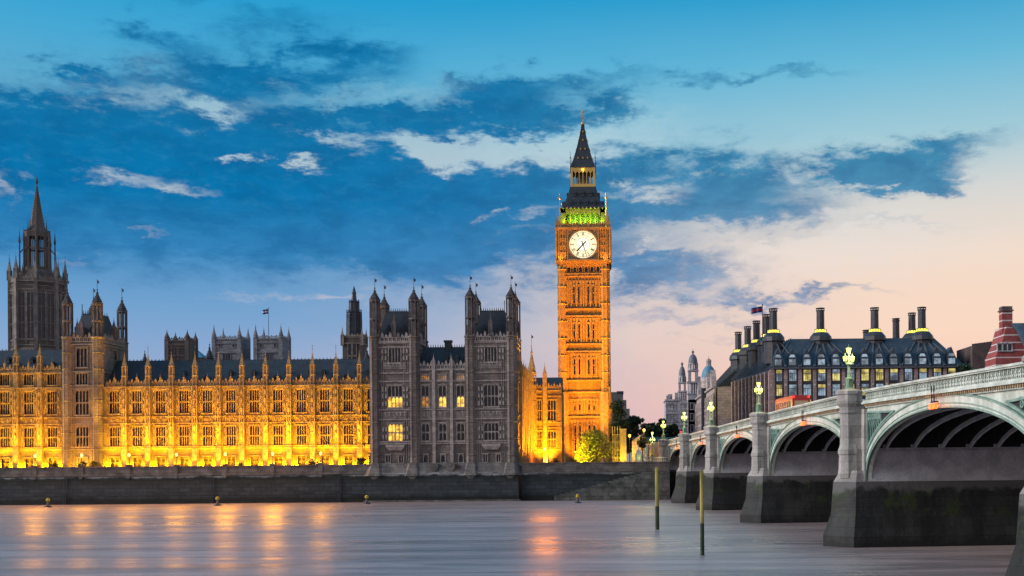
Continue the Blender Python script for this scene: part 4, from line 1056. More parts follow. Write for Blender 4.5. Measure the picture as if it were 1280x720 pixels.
for fi in range(4):
    m = MB(); S1 = 4.3
    for s in (-1, 1):
        m.box(s * (S1 - 0.18) - 0.18, s * (S1 - 0.18) + 0.18, -0.42, 0, -S1, S1)
        m.box(-S1 + 0.36, S1 - 0.36, -0.42, 0, s * (S1 - 0.18) - 0.18, s * (S1 - 0.18) + 0.18)
    m.box(-S1, S1, -0.1, 0.0, -S1, S1); ring(m, dr, dr + 0.32, -0.3, 48, 0.2)
    for sx_ in (-1, 1):
        for sz_ in (-1, 1): ring_ = MB(); ring(ring_, 0.3, 0.55, -0.2, 16, 0.1); m.join(ring_.shifted(sx_ * 3.35, 0, sz_ * 3.35))
    cf = part('clock_face', m, M_dialframe, ctower, (0, 0, 0), fi * PI / 2)
    cf.location = (math.sin(fi * PI / 2) * CW, -math.cos(fi * PI / 2) * CW, dz)
    d = MB(); vs = [(dr * math.sin(2 * PI * i / 48), -0.14, dr * math.cos(2 * PI * i / 48)) for i in range(48)]; d.add(vs, [tuple(range(48))])
    part('dial', d, M_dial, cf)
    d = MB(); vs = [(1.75 * math.sin(2 * PI * i / 40), -0.147, 1.75 * math.cos(2 * PI * i / 40)) for i in range(40)]; d.add(vs, [tuple(range(40))])
    part('dial_centre', d, M_dialc, cf)
    n_ = MB(); ring(n_, 1.72, 1.80, -0.17, 40, 0.02); ring(n_, 2.42, 2.50, -0.17, 40, 0.02); ring(n_, 3.25, 3.33, -0.17, 48, 0.02); ring(n_, 3.66, 3.74, -0.17, 48, 0.02)
    for i in range(12):
        a = i * PI / 6
        spoke(n_, a, 1.8, 3.7, 0.03, 0.05, -0.176, 0.03)
        # roman numerals I to XII as strokes between the two rings
        num = ['xii', 'i', 'ii', 'iii', 'iiii', 'v', 'vi', 'vii', 'viii', 'ix', 'x', 'xi'][i]
        wid = {'i': 0.17, 'v': 0.34, 'x': 0.36}; tot = sum(wid[c] for c in num); u = -tot / 2
        for ch in num:
            c0_ = u + wid[ch] / 2; u += wid[ch]
            sg = MB()
            if ch == 'i': sg.xz([(c0_ - 0.045, 2.52), (c0_ + 0.045, 2.52), (c0_ + 0.045, 3.2), (c0_ - 0.045, 3.2)], -0.19, -0.165)
            if ch == 'v':
                sg.xz([(c0_ - 0.03, 2.52), (c0_ + 0.05, 2.52), (c0_ - 0.08, 3.2), (c0_ - 0.17, 3.2)], -0.19, -0.165); sg.xz([(c0_ - 0.02, 2.52), (c0_ + 0.03, 2.52), (c0_ + 0.17, 3.2), (c0_ + 0.13, 3.2)], -0.194, -0.165)
            if ch == 'x':
                sg.xz([(c0_ + 0.08, 2.52), (c0_ + 0.17, 2.52), (c0_ - 0.08, 3.2), (c0_ - 0.17, 3.2)], -0.19, -0.165); sg.xz([(c0_ - 0.16, 2.52), (c0_ - 0.12, 2.52), (c0_ + 0.16, 3.2), (c0_ + 0.12, 3.2)], -0.194, -0.165)
            sg.v = [(x * math.cos(a) + z * math.sin(a), y, -x * math.sin(a) + z * math.cos(a)) for x, y, z in sg.v]; n_.join(sg)
    for i in range(60):
        if i % 5: spoke(n_, i * PI / 30, 3.33, 3.66, 0.02, 0.02, -0.18, 0.02)
    part('numeral_ring', n_, M_black, cf)
    hm = 27 * 6 * PI / 180; hh_ = (7 + 27 / 60) * 30 * PI / 180
    m = MB(); spoke(m, hh_, -0.9, 2.1, 0.14, 0.20, -0.30); spoke(m, hh_, 2.1, 2.6, 0.30, 0.02, -0.30); spoke(m, hh_, -1.1, -0.6, 0.28, 0.1, -0.30); part('hour_hand', m, M_black, cf)
    m = MB(); spoke(m, hm, -1.1, 3.5, 0.15, 0.07, -0.38); m.join(ring(MB(), 0.0, 0.3, -0.42, 16)); part('minute_hand', m, M_black, cf)
    # flanking carved panels, balcony cornice
    m = MB()
    for s in (-1, 1):
        m.box(s * 5.7 - 1.25, s * 5.7 + 1.25, -CW - 0.05, -CW + 0.02, zb['cor'] + 0.8, zb['ck'] - 1.4)
        for x in (4.75, 5.4, 6.1, 6.75): m.box(s * x - 0.1, s * x + 0.1, -CW - 0.25, -CW + 0.02, zb['cor'] + 0.6, zb['ck'] - 1.0)
        for zz in (zb['cor'] + 2.4, zb['cor'] + 4.2, zb['cor'] + 6.2): m.box(s * 5.7 - 1.2, s * 5.7 + 1.2, -CW - 0.2, -CW + 0.02, zz, zz + 0.25)
    m.box(-CW - 0.35, CW + 0.35, -CW - 0.45, -CW + 0.02, zb['ck'] - 0.9, zb['ck'] - 0.5); m.box(-CW - 0.2, CW + 0.2, -CW - 0.3, -CW + 0.02, zb['cor'] + 0.2, zb['cor'] + 0.6)
    for i in range(20):
        c = -CW + 2 * CW * (i + 0.5) / 20; m.box(c - 0.17, c + 0.17, -CW - 0.34, -CW + 0.02, zb['ck'] - 1.25, zb['ck'] - 0.9)
    m.join(parapet_mb(-CW, CW, zb['ck'] - 0.5, 1.5, 0.75, -CW - 0.3))
    part('clock_stage_carving', m, M_ctt, ctower, rz=fi * PI / 2)
    c = CW - 0.2
    p_ = pinnacle_mb(c, -c, zb['cor'] + 0.3, TZ(272), 0.9, 0.78); part('pinnacle', p_, M_ctt, ctower, rz=fi * PI / 2)
    # belfry arcade
    BW = 5.85; m = MB()
    m.box(-BW, BW, -BW, -BW + 0.6, zb['bel'] - 1.1, zb['bel']); m.box(-BW, BW, -BW, -BW + 0.6, zb['ck'] - 0.3, zb['ck'] + 0.4)
    m.box(-BW, -BW + 1.2, -BW, -BW + 1.2, zb['ck'], zb['bel'])
    n = 7; st = (2 * BW - 2.4) / n
    for i in range(n + 1):
        x = -BW + 1.2 + i * st; m.box(x - 0.15, x + 0.15, -BW, -BW + 0.5, zb['ck'], zb['bel'] - 1.0)
        if i < n:
            zt2 = zb['bel'] - 1.0; c = x + st / 2
            m.xz([(x, zt2 - 1.0), (c, zt2 - 0.1), (c, zt2), (x, zt2)], -BW + 0.05, -BW + 0.4); m.xz([(c, zt2), (c, zt2 - 0.1), (x + st, zt2 - 1.0), (x + st, zt2)], -BW + 0.05, -BW + 0.4)
    for i in range(11):
        c = -BW + 2 * BW * (i + 0.5) / 11; m.ball(c, -BW - 0.1, zb['bel'] + 0.1, 0.32, 6)
    part('belfry_arcade', m, M_ctt, ctower, rz=fi * PI / 2)
    c = BW + 0.35
    part('corner_spike', MB().rod((c, -c, zb['bel'] - 3), (c, -c, TZ(247)), 0.14, 5, 0.05).ball(c, -c, TZ(254), 0.42, 6).ball(c, -c, TZ(249), 0.25, 6).box(c - 0.3, c + 0.3, -c - 0.3, -c + 0.3, zb['bel'] - 4, zb['bel'] - 2), M_gilt, ctower, rz=fi * PI / 2)
part('belfry_core', MB().box(-4.2, 4.2, -4.2, 4.2, zb['ck'] - 0.2, zb['bel']), mat('belfry_stone', (0.35, 0.32, 0.26), (0.2, 0.2, 0.16), 0.8, 1.0), ctower)
# roofs
def sq(r, z): return [(-r, -r, z), (r, -r, z), (r, r, z), (-r, r, z)]
m = MB(); lv = [(6.05, zb['bel']), (5.7, zb['bel'] + 0.5), (4.75, zb['bel'] + 2.2), (4.0, zb['bel'] + 4.2), (3.55, zb['r1'] - 0.1), (3.5, zb['r1'] + 0.2)]
for (a, za), (b_, zb_) in zip(lv, lv[1:]): m.hexa(sq(a, za), sq(b_, zb_))
rf = part('roof', m, M_slate, ctower)
for fi in range(4):
    for (zz, xs) in ((zb['bel'] + 1.0, (-3.2, -1.1, 1.1, 3.2)), (zb['bel'] + 3.6, (-2.1, 0, 2.1))):
        for x in xs:
            m = MB(); yy = -(5.3 if zz < zb['bel'] + 2 else 4.15); m.box(x - 0.32, x + 0.32, yy - 0.25, yy + 1.0, zz, zz + 0.8); m.xz([(x - 0.45, zz + 0.8), (x + 0.45, zz + 0.8), (x, zz + 1.5)], yy - 0.35, yy + 1.2)
            part('dormer', m, M_slate, rf, rz=fi * PI / 2)
LW = 3.05; m = MB()
for s in (-1, 1):
    for q in (-1, 1): m.box(s * LW - 0.3, s * LW + 0.3, q * LW - 0.3, q * LW + 0.3, zb['r1'], zb['l1'])
for fi in range(4):
    g = MB(); g.box(-LW, LW, -LW - 0.1, -LW + 0.3, zb['r1'], zb['r1'] + 1.0); g.box(-LW, LW, -LW - 0.1, -LW + 0.3, zb['l1'] - 0.9, zb['l1'])
    for i in range(1, 6): x = -LW + 2 * LW * i / 6; g.box(x - 0.09, x + 0.09, -LW, -LW + 0.2, zb['r1'], zb['l1'])
    for i in range(6):
        c = -LW + 2 * LW * (i + 0.5) / 6; ring(g, 0, 0.01, 0); gg = ring(MB(), 0.24, 0.4, -LW - 0.18, 12, 0.1).shifted(c, 0, zb['l1'] - 0.4); g.join(gg)
        g.xz([(c - 0.5, zb['l1'] - 1.6), (c, zb['l1'] - 0.95), (c + 0.5, zb['l1'] - 1.6), (c + 0.5, zb['l1'] - 0.8), (c - 0.5, zb['l1'] - 0.8)], -LW - 0.02, -LW + 0.15)
    m.join(g.rotated(fi * PI / 2))
part('lantern', m, M_gilt, ctower)
part('lantern_core', MB().box(-1.5, 1.5, -1.5, 1.5, zb['r1'], zb['l1']), M_iron, ctower)
m = MB(); z0_ = zb['l1']; lv = [(3.35, z0_), (3.2, z0_ + 0.4), (2.5, z0_ + 2.4), (1.85, z0_ + 4.8), (1.25, z0_ + 7.2), (0.75, z0_ + 9.6), (0.38, zb['sp'] - 1.0), (0.3, zb['sp'])]
for (a, za), (b_, zb_) in zip(lv, lv[1:]): m.hexa(sq(a, za), sq(b_, zb_))
for (a, za), (b_, zb_) in zip(lv, lv[1:]):
    for s in (-1, 1):
        for q in (-1, 1):
            m.rod((s * a, q * a, za), (s * b_, q * b_, zb_), 0.09, 4); 
            for k in range(3): t_ = k / 3; m.ball(s * (a + (b_ - a) * t_), q * (a + (b_ - a) * t_), za + (zb_ - za) * t_, 0.16, 4)
sp_ = part('spire', m, M_slate, ctower)
for fi in range(4):
    g = MB()
    for (zz, rr_, xs) in ((z0_ + 2.6, 2.42, (-1.3, 0, 1.3)), (z0_ + 5.2, 1.75, (-0.6, 0.6)), (z0_ + 7.8, 1.1, (0,)), (z0_ + 10.2, 0.62, (0,))):
        for x in xs: g.xz([(x - 0.24, zz), (x + 0.24, zz), (x, zz + 0.5)], -rr_ - 0.22, -rr_ + 0.2)
    part('spire_light', g, M_gilt, sp_, rz=fi * PI / 2)
    c = LW + 0.3
    part('corner_spike', MB().rod((c, -c, zb['l1'] - 1.5), (c, -c, TZ(193)), 0.11, 5, 0.04).ball(c, -c, TZ(201), 0.2, 6), M_iron, ctower, rz=fi * PI / 2)
m = MB(); zs_ = zb['sp']
m.rod((0, 0, zs_ - 0.5), (0, 0, zb['tip']), 0.12, 6, 0.05); m.ball(0, 0, zs_ + 0.1, 0.5, 8); m.ball(0, 0, zb['tip'] - 0.6, 0.28, 8)
for k in range(4):
    a = k * PI / 2
    for i in range(5):
        t0_, t1_ = i / 5 * PI, (i + 1) / 5 * PI
        p0 = (math.cos(a) * 0.75 * math.sin(t0_), math.sin(a) * 0.75 * math.sin(t0_), zs_ + 1.3 + 1.0 - math.cos(t0_))
        p1 = (math.cos(a) * 0.75 * math.sin(t1_), math.sin(a) * 0.75 * math.sin(t1_), zs_ + 1.3 + 1.0 - math.cos(t1_)); m.rod(p0, p1, 0.06, 4)
part('finial', m, M_gilt, sp_)
# lamps of the tower
GRN = (0.42, 1.0, 0.04)
for fi, (x, y) in enumerate(((0, -5.1), (5.1, 0), (0, 5.1), (-5.1, 0))):
    for q in (-3, 0, 3):
        xx, yy = (x + q, y) if x == 0 else (x, y + q)
        light('belfry_lamp', 'POINT', ctower, (xx * 1.0, yy * 1.0, zb['ck'] + 1.0), 70, (0.2, 1.0, 0.05), radius=0.2)
for x, y in ((-CW - 0.1, -CW - 0.1), (CW, -CW)):
    pass
for fi in range(2):
    al = bpy.data.lights.new('balcony_lamp', 'AREA'); al.shape = 'RECTANGLE'; al.size = 10.5; al.size_y = 0.3; al.energy = 850; al.color = (0.36, 1.0, 0.01)
    ao = bpy.data.objects.new('balcony_lamp', al); C.objects.link(ao); ao.parent = ctower
    ao.location = (0, -BW - 0.85, zb['ck'] + 0.95) if fi == 0 else (BW + 0.85, 0, zb['ck'] + 0.95)
    ao.rotation_euler = (R(155), 0, 0) if fi == 0 else (R(155), 0, PI / 2)
light('lantern_lamp', 'POINT', ctower, (0, -2.3, zb['r1'] + 1.0), 130, (1.0, 0.55, 0.12)); light('lantern_lamp', 'POINT', ctower, (2.3, 0, zb['r1'] + 1.0), 90, (1.0, 0.55, 0.12))
light('lantern_lamp', 'POINT', ctower, (0, -3.9, zb['l1'] - 0.4), 55, (1.0, 0.6, 0.1))
def tflood(x, y, z, e, tx, ty, tz_, size, col=OR, rad=0.3):
    flood(ctower, x, y, z, e, col, (tx, ty, tz_), size, rad=rad)
for q in (-4.2, 4.2): tflood(q, -HW - 9.5, 0, 80000, q * 0.6, -HW, 30, 56)
tflood(0, -HW - 11, 0, 170000, 0, -HW, 46, 40)
tflood(-6, -HW - 13, 0, 230000, -1, -HW, 60, 26)
tflood(6, -HW - 13, 0, 230000, 1, -HW, 60, 26)
tflood(0, -HW - 5.2, 0, 22000, 0, -HW, 8, 110)
tflood(HW + 7, 0, 0, 50000, HW, 0, 30, 70)
for q in (-5.9, 5.9): light('stage_lamp', 'SPOT', ctower, (q, -HW - 1.9, zb['cor'] - 0.3), 1100, (1.0, 0.42, 0.04), 90, aim((q, -HW - 1.9, 0), (q * 0.95, -CW, 7)), radius=0.1)
light('dial_glow', 'POINT', ctower, (0, -CW - 2.0, dz), 60, (1.0, 0.8, 0.4), radius=1.0)
# ---------------------------------------------------------------- bridge
M_bpaint = mat('pale_green_ironwork', (0.68, 0.72, 0.65), (0.42, 0.47, 0.41), 0.5, 0.6, 0.15, 6.0, spec=0.4, streak=True)
M_bgreen = mat('green_ironwork', (0.24, 0.38, 0.32), (0.15, 0.27, 0.24), 0.45, 1.0, 0.1, 5.0, spec=0.4)
M_bdark = mat('dark_ironwork', (0.035, 0.037, 0.040), (0.02, 0.021, 0.025), 0.7, 0.5)  # near black for the deck, cross girders and openwork backing
M_web = mat('gap_fill_black', (0.018, 0.019, 0.021), (0.012, 0.012, 0.014), 0.8, 0.5)  # black colour that keeps the gaps between the ribs dark like shade
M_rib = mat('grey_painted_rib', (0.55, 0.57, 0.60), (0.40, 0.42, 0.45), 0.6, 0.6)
M_pier = mat('bridge_granite', (0.50, 0.475, 0.45), (0.27, 0.26, 0.25), 0.75, 0.5, 0.4, 3.0, streak=True, blocks=(3.0, 1.1, 0.02))
M_pierdark = mat('wet_granite', (0.042, 0.044, 0.045), (0.014, 0.017, 0.017), 0.7, 0.45, 0.6, 2.0, streak=True, blocks=(2.4, 0.9, 0.03))
def pier_wet():
    t = M_pierdark.node_tree; b = NB(t); bs = t.nodes['Principled BSDF']; old = bs.inputs['Base Color'].links[0].from_socket
    g = b.n('ShaderNodeNewGeometry').outputs['Position']; n = b.noise(g, 0.55, 5, 0.65); z = b.n('ShaderNodeSeparateXYZ'); t.links.new(g, z.inputs[0])
    zz = b.m('ADD', z.outputs[2], b.m('MULTIPLY', b.m('SUBTRACT', n.outputs['Fac'], 0.5), 2.6))
    weed = b.mix(b.rng(n.outputs['Fac'], 0.52, 0.62, 0.0, 0.85), old, (0.028, 0.045, 0.014, 1))
    weed = b.mix(b.rng(zz, 2.6, 3.6), old, weed)
    weed = b.mix(b.rng(zz, 4.9, 5.5), weed, (0.10, 0.10, 0.10, 1))
    weed = b.mix(b.rng(zz, 0.1, 0.9), (0.012, 0.014, 0.014, 1), weed)
    t.links.new(weed, bs.inputs['Base Color'])
pier_wet()
M_road = mat('asphalt', (0.05, 0.05, 0.052), (0.04, 0.04, 0.04), 0.85, 0.5)
M_dent = mat('gilded_dentils', (0.42, 0.30, 0.16), (0.20, 0.13, 0.08), 0.5, 2.0)
SB = 0.9965
BR = thing('bridge', 'long pale green arched road bridge on dark granite piers crossing the river on the right', 'bridge', (31.0, 0, 0), math.atan2(0.0843, 1.0))
def top(s): return 14.2 - 0.0152 * (math.hypot(s - 108, 20) - 20)
PS = [22.5, 64.8, 104.8, 145.9, 183.9, 215.0, 247.6]
PT = 3.3
Wd = 26.0
# piers
def pier(s, i):
    zt = 5.9
    a = [(-1.1, s), (-1.1, s + PT), (-2.75, s + PT / 2)]
    body = [(-2.75, s + PT / 2), (-1.1, s), (Wd + 1.1, s), (Wd + 2.75, s + PT / 2), (Wd + 1.1, s + PT), (-1.1, s + PT)]
    bot = [(-3.75, s + PT / 2), (-1.5, s - 0.55), (Wd + 1.5, s - 0.55), (Wd + 3.75, s + PT / 2), (Wd + 1.5, s + PT + 0.55), (-1.5, s + PT + 0.55)]
    mid_ = [((x * 3 + u) / 4, (y * 3 + v) / 4) for (x, y), (u, v) in zip(body, bot)]
    m = MB(); m.prism(bot, -3, 1.0, bot); m.prism(bot, 1.0, 3.0, mid_); m.prism(mid_, 3.0, zt, body)
    p = part('pier', m, M_pierdark, BR)
    m = MB(); top_ = [(-2.1, s + PT / 2), (-0.9, s + 0.3), (Wd, s + 0.3), (Wd + 1, s + PT / 2), (Wd, s + PT - 0.3), (-0.9, s + PT - 0.3)]
    m.prism([(x, y) for x, y in body], zt + 0.003, zt + 1.0, top_)
    part('plinth', m, M_pier, p)
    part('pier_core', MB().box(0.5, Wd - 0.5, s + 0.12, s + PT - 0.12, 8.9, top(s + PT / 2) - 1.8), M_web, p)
    part('upper_pier', MB().box(0.36, Wd - 0.36, s - 0.02, s + PT + 0.02, zt + 0.02, 8.7).box(0.36, Wd - 0.36, s + 0.05, s + PT - 0.05, 8.7, 8.95), M_rib, p)  # paler colour makes up for the light missing under the arch
    part('pilaster', MB().box(-0.32, 0.36, s + 0.001, s + PT - 0.001, zt + 0.01, top(s) - 1.7).box(Wd - 0.36, Wd + 0.32, s + 0.001, s + PT - 0.001, zt + 0.01, top(s) - 1.7), M_pier, p)
    for x in (-1.2, Wd + 1.2):
        m = MB(); c = s + PT / 2; zc = top(c)
        m.lathe(x, c, [(1.15, zt + 0.3), (1.02, zt + 1.1), (0.96, 8.4), (0.96, 8.6)], 8)
        m.lathe(x, c, [(0.96, 8.3), (1.06, 8.45), (1.06, 8.75), (0.98, 8.95), (0.87, 9.3), (0.85, zc - 2.2)], 8)
        m.lathe(x, c, [(0.85, zc - 2.2), (0.93, zc - 2.0), (0.86, zc - 1.8), (0.88, zc - 1.5), (1.12, zc - 1.15), (1.12, zc - 0.4), (1.24, zc - 0.3), (1.24, zc - 0.02), (1.0, zc + 0.12), (0.55, zc + 0.2)], 8)
        m.box(min(x, x * 0.2) if x < 0 else Wd, max(x, x * 0.2) if x < 0 else x, c - 0.95, c + 0.95, zc - 1.25, zc - 0.05)
        m.box(-0.9 if x < 0 else Wd, 0.0 if x < 0 else Wd + 0.9, c - 0.8, c + 0.8, zt + 0.3, zc - 1.25)
        part('shaft', m, M_pier, p)
for i, s in enumerate(PS): pier(s, i)
NS = 28
def arc(s0, s1, zsp, zcr, n=NS, grow=0.0):
    c = (s0 + s1) / 2; hw = (s1 - s0) / 2 + grow
    return [(c - hw * math.cos(PI * i / n), zsp + (zcr + grow - zsp) * math.sin(PI * i / n) ** 0.92) for i in range(n + 1)]
spans = [(a + PT, b_) for a, b_ in zip(PS, PS[1:])]
def strip(m, lo, hi, y0, y1):      # lo, hi: equal lists of (s, z); a band in the bridge face between x=y0..y1
    for (a, b_, c, d) in zip(lo, lo[1:], hi[1:], hi):
        m.hexa([(y0, a[0], a[1]), (y1, a[0], a[1]), (y1, b_[0], b_[1]), (y0, b_[0], b_[1])], [(y0, d[0], d[1]), (y1, d[0], d[1]), (y1, c[0], c[1]), (y0, c[0], c[1])])
for k, (s0, s1) in enumerate(spans):
    c = (s0 + s1) / 2; zsp, zcr = 5.95, top(c) - 2.35
    sp = put('span', None, BR, (0, 0, 0)); 
    for (y0, y1, sg) in ((0.0, 0.35, 1), (Wd - 0.35, Wd, -1)):
        a0 = arc(s0, s1, zsp, zcr); a1 = arc(s0, s1, zsp, zcr, grow=0.95)
        a1 = [(min(max(x, s0 + 0.003), s1 - 0.003), z) for x, z in a1]
        m = MB(); tp = [(x, top(x) - 1.62) for x, z in a1]
        strip(m, a1, tp, y0 + 0.02 * sg, y1)
        part('spandrel', m, M_bpaint, sp)
        m = MB(); e0 = -0.10 if sg > 0 else 0.0
        strip(m, a0, a1, y0 - (0.14 if sg > 0 else 0), y1 + (0 if sg > 0 else 0.14))
        r = part('arch_ring', m, M_bpaint, sp)
        m = MB()
        for g0, g1, pr in ((0.0, 0.13, 0.22), (0.3, 0.38, 0.2), (0.88, 1.0, 0.24)):
            q0 = [(min(max(x, s0), s1), z) for x, z in arc(s0, s1, zsp, zcr, grow=g0)]; q1 = [(min(max(x, s0), s1), z) for x, z in arc(s0, s1, zsp, zcr, grow=g1)]
            strip(m, q0, q1, y0 - pr if sg > 0 else y1 - 0.02, y0 + 0.02 if sg > 0 else y1 + pr)
        part('arch_moulding', m, M_bgreen, r)
        # spandrel openwork panels by the piers
        if sg > 0:
            for (e, dr_) in ((s0, 1), (s1, -1)):
                m = MB(); ztp = top(e) - 2.05
                pts = [(abs(x - e), z + 0.28) for x, z in arc(s0, s1, zsp, zcr, n=60, grow=0.95)]
                if dr_ < 0: pts = pts[::-1]
                pts = [p_ for p_ in pts if p_[0] > 0.25 and p_[1] < ztp - 0.15 and p_[0] < (s1 - s0) / 2]
                poly = [(e + dr_ * 0.45, max(pts[0][1], 9.0))] + [(e + dr_ * max(x, 0.46), z) for x, z in pts if z > 8.7] + [(e + dr_ * 0.45, ztp)]
                for p_, q_ in zip(poly, poly[1:] + poly[:1]): m.rod((-0.1, p_[0], p_[1]), (-0.1, q_[0], q_[1]), 0.12, 4)
                for t_ in range(1, 7):
                    x = 0.45 + 0.62 * t_; zz = [z for (u, z) in pts if u >= x]
                    if zz and zz[0] < ztp - 0.3:
                        m.rod((-0.04, e + dr_ * x, zz[0]), (-0.04, e + dr_ * x, ztp), 0.06, 4)
                        m.rod((-0.05, e + dr_ * (x - 0.6), ztp - 0.1), (-0.05, e + dr_ * x, max(zz[0], ztp - 1.4)), 0.06, 4)
                        rg = ring(MB(), 0.16, 0.28, -0.06, 10, 0.06); m.join(rg.rotated(-PI / 2).shifted(-0.06, e + dr_ * (x - 0.3), ztp - 0.45))
                w_ = part('spandrel_openwork', m, M_bgreen, sp)
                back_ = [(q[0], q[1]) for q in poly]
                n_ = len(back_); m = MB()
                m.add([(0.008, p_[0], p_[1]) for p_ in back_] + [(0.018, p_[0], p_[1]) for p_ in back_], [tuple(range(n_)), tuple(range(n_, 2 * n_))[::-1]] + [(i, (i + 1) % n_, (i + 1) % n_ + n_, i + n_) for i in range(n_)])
                part('recess_shade', m, M_bdark, w_)  # flat dark sheet painted as the shade behind the openwork
        # cornice, dentils, parapet
        S0, S1 = s0 - (0 if k else 20), s1
        nn = int((s1 - s0) / 1.2); xs = [s0 + (s1 - s0) * i / nn for i in range(nn + 1)]
        f = 1 if sg > 0 else -1
        def band(m, za, zc, out, inn=0.3):
            x0_, x1_ = (y0 - out, y0 + inn) if sg > 0 else (y1 - inn, y1 + out)
            strip(m, [(x, top(x) + za) for x in xs], [(x, top(x) + zc) for x in xs], x0_, x1_)
        m = MB(); band(m, -1.30, -1.12, 0.55); band(m, -1.12, -0.98, 0.42); band(m, -1.62, -1.50, 0.18); band(m, -0.16, 0.0, 0.42); band(m, -0.26, -0.16, 0.30)
        part('cornice', m, M_bpaint, sp)
        if sg > 0:
            m = MB(); st = 0.36; n_ = int((s1 - s0) / st)
            for i in range(n_):
                x = s0 + (i + 0.5) * st; z = top(x); m.box(-0.42, -0.1, x - 0.10, x + 0.10, z - 1.50, z - 1.30)
            part('dentils', m, M_dent, sp)
        m = MB(); st = 0.62; n_ = int((s1 - s0) / st); st = (s1 - s0) / n_
        yb = -0.12 if sg > 0 else Wd + 0.02
        for i in range(n_):
            x = s0 + (i + 0.5) * st; z = top(x)
            m.box(yb, yb + 0.1, x - 0.06, x + 0.06, z - 0.98, z - 0.26)
            m.box(yb, yb + 0.1, x + st / 2 - 0.035, x + st / 2 + 0.035, z - 0.98, z - 0.26)
            if sg > 0:
                for (dx, dz_) in ((0, 0.0), (-0.13, -0.22), (0.13, -0.22)):
                    m.box(yb - 0.03, yb + 0.06, x + dx - 0.09, x + dx + 0.09, z - 0.52 + dz_ - 0.07, z - 0.52 + dz_ + 0.07)
        part('parapet', m, M_bpaint, sp)
        m = MB(); strip(m, [(x, top(x) - 0.98) for x in xs], [(x, top(x) - 0.27) for x in xs], yb + (0.14 if sg > 0 else -0.1), yb + (0.2 if sg > 0 else -0.04))
        part('parapet_back', m, M_bgreen, sp)
    # soffit ribs, cross girders and deck
    for i in range(10):
        x = 1.4 + i * (Wd - 2.8) / 9
        m = MB(); a0 = [(u, max(z, 8.88)) for u, z in arc(s0 + 0.3, s1 - 0.3, zsp + 1.5, zcr - 0.05, n=20)]
        strip(m, a0, [(u, z + 0.35) for u, z in a0], x - 0.11, x + 0.11)
        rb_ = part('arch_rib', m, M_rib, sp)
        m = MB(); strip(m, [(u, z + 0.35) for u, z in a0], [(u, top(u) - 1.76) for u, z in a0], x - 0.05, x + 0.05); part('web', m, M_web, rb_)  # solid plates added to fill the space between ribs with black
    m = MB()
    for i in range(1, 16):
        u = s0 + (s1 - s0) * i / 16; z = top(u) - 2.15; m.box(0.36, Wd - 0.36, u - 0.1, u + 0.1, z - 0.0, z + 0.3)
    part('cross_girders', m, M_bdark, sp)
    m = MB(); strip(m, [(x, top(x) - 1.75) for x in xs], [(x, top(x) - 1.30) for x in xs], 0.36, Wd - 0.36); part('deck', m, M_bdark, sp)
    m = MB(); strip(m, [(x, top(x) - 1.30) for x in xs], [(x, top(x) - 1.15) for x in xs], 4.2, Wd - 4.2); part('carriageway', m, M_road, sp)
    m = MB(); strip(m, [(x, top(x) - 1.30) for x in xs], [(x, top(x) - 1.02) for x in xs], 0.4, 4.2); strip(m, [(x, top(x) - 1.30) for x in xs], [(x, top(x) - 1.02) for x in xs], Wd - 4.2, Wd - 0.4); part('footway', m, M_pier, sp)
# approach beyond the last pier
m = MB(); xs = [PS[-1] + PT + i * 5 for i in range(25)]
tz2 = lambda s: max(top(s) - 1.15, 10.2)
strip(m, [(x, 5) for x in xs], [(x, tz2(x)) for x in xs], 0.3, Wd - 0.3); part('approach', m, M_road, BR)
m = MB(); strip(m, [(x, 5) for x in xs], [(x, tz2(x) + 1.15) for x in xs], -0.2, 0.28); part('approach_wall', m, M_pier, BR)

# navigation lights at the arch crowns
M_red = emis('orange_signal', (1.0, 0.10, 0.01), 3.5)
th = math.atan2(0.0843, 1.0)
def bw(t, s, z): return (31.0 + t * math.cos(th) - s * math.sin(th), t * math.sin(th) + s * math.cos(th), z)
nl = ['nearest large arch', 'second arch from the right', 'third arch from the right', 'fourth arch from the right', 'farthest small arch']
for k, (s0, s1) in enumerate(spans[1:]):
    c = (s0 + s1) / 2; z = top(c)
    t = thing('navigation_light', 'pair of glowing orange lights hung at the crown of the ' + nl[k], 'signal light', bw(-0.55, c, z - 1.9), th, 'navigation lights over the bridge arches')
    part('bracket', MB().box(-0.05, 0.05, -0.42, 0.42, -0.05, 0.05).box(-0.04, 0.04, -0.3, -0.22, 0, 1.2).box(-0.04, 0.04, 0.22, 0.3, 0, 1.2).box(-0.05, 0.5, -0.05, 0.05, 0, 0.1), M_iron, t)
    for q in (-0.4, 0.4): part('lamp', MB().fr(0, q, 0.17, 0.17, -0.5, -0.1, 8), M_red, t)
    light('glow', 'POINT', t, (-0.6, 0, -0.4), 45, (1.0, 0.25, 0.05), radius=0.1)

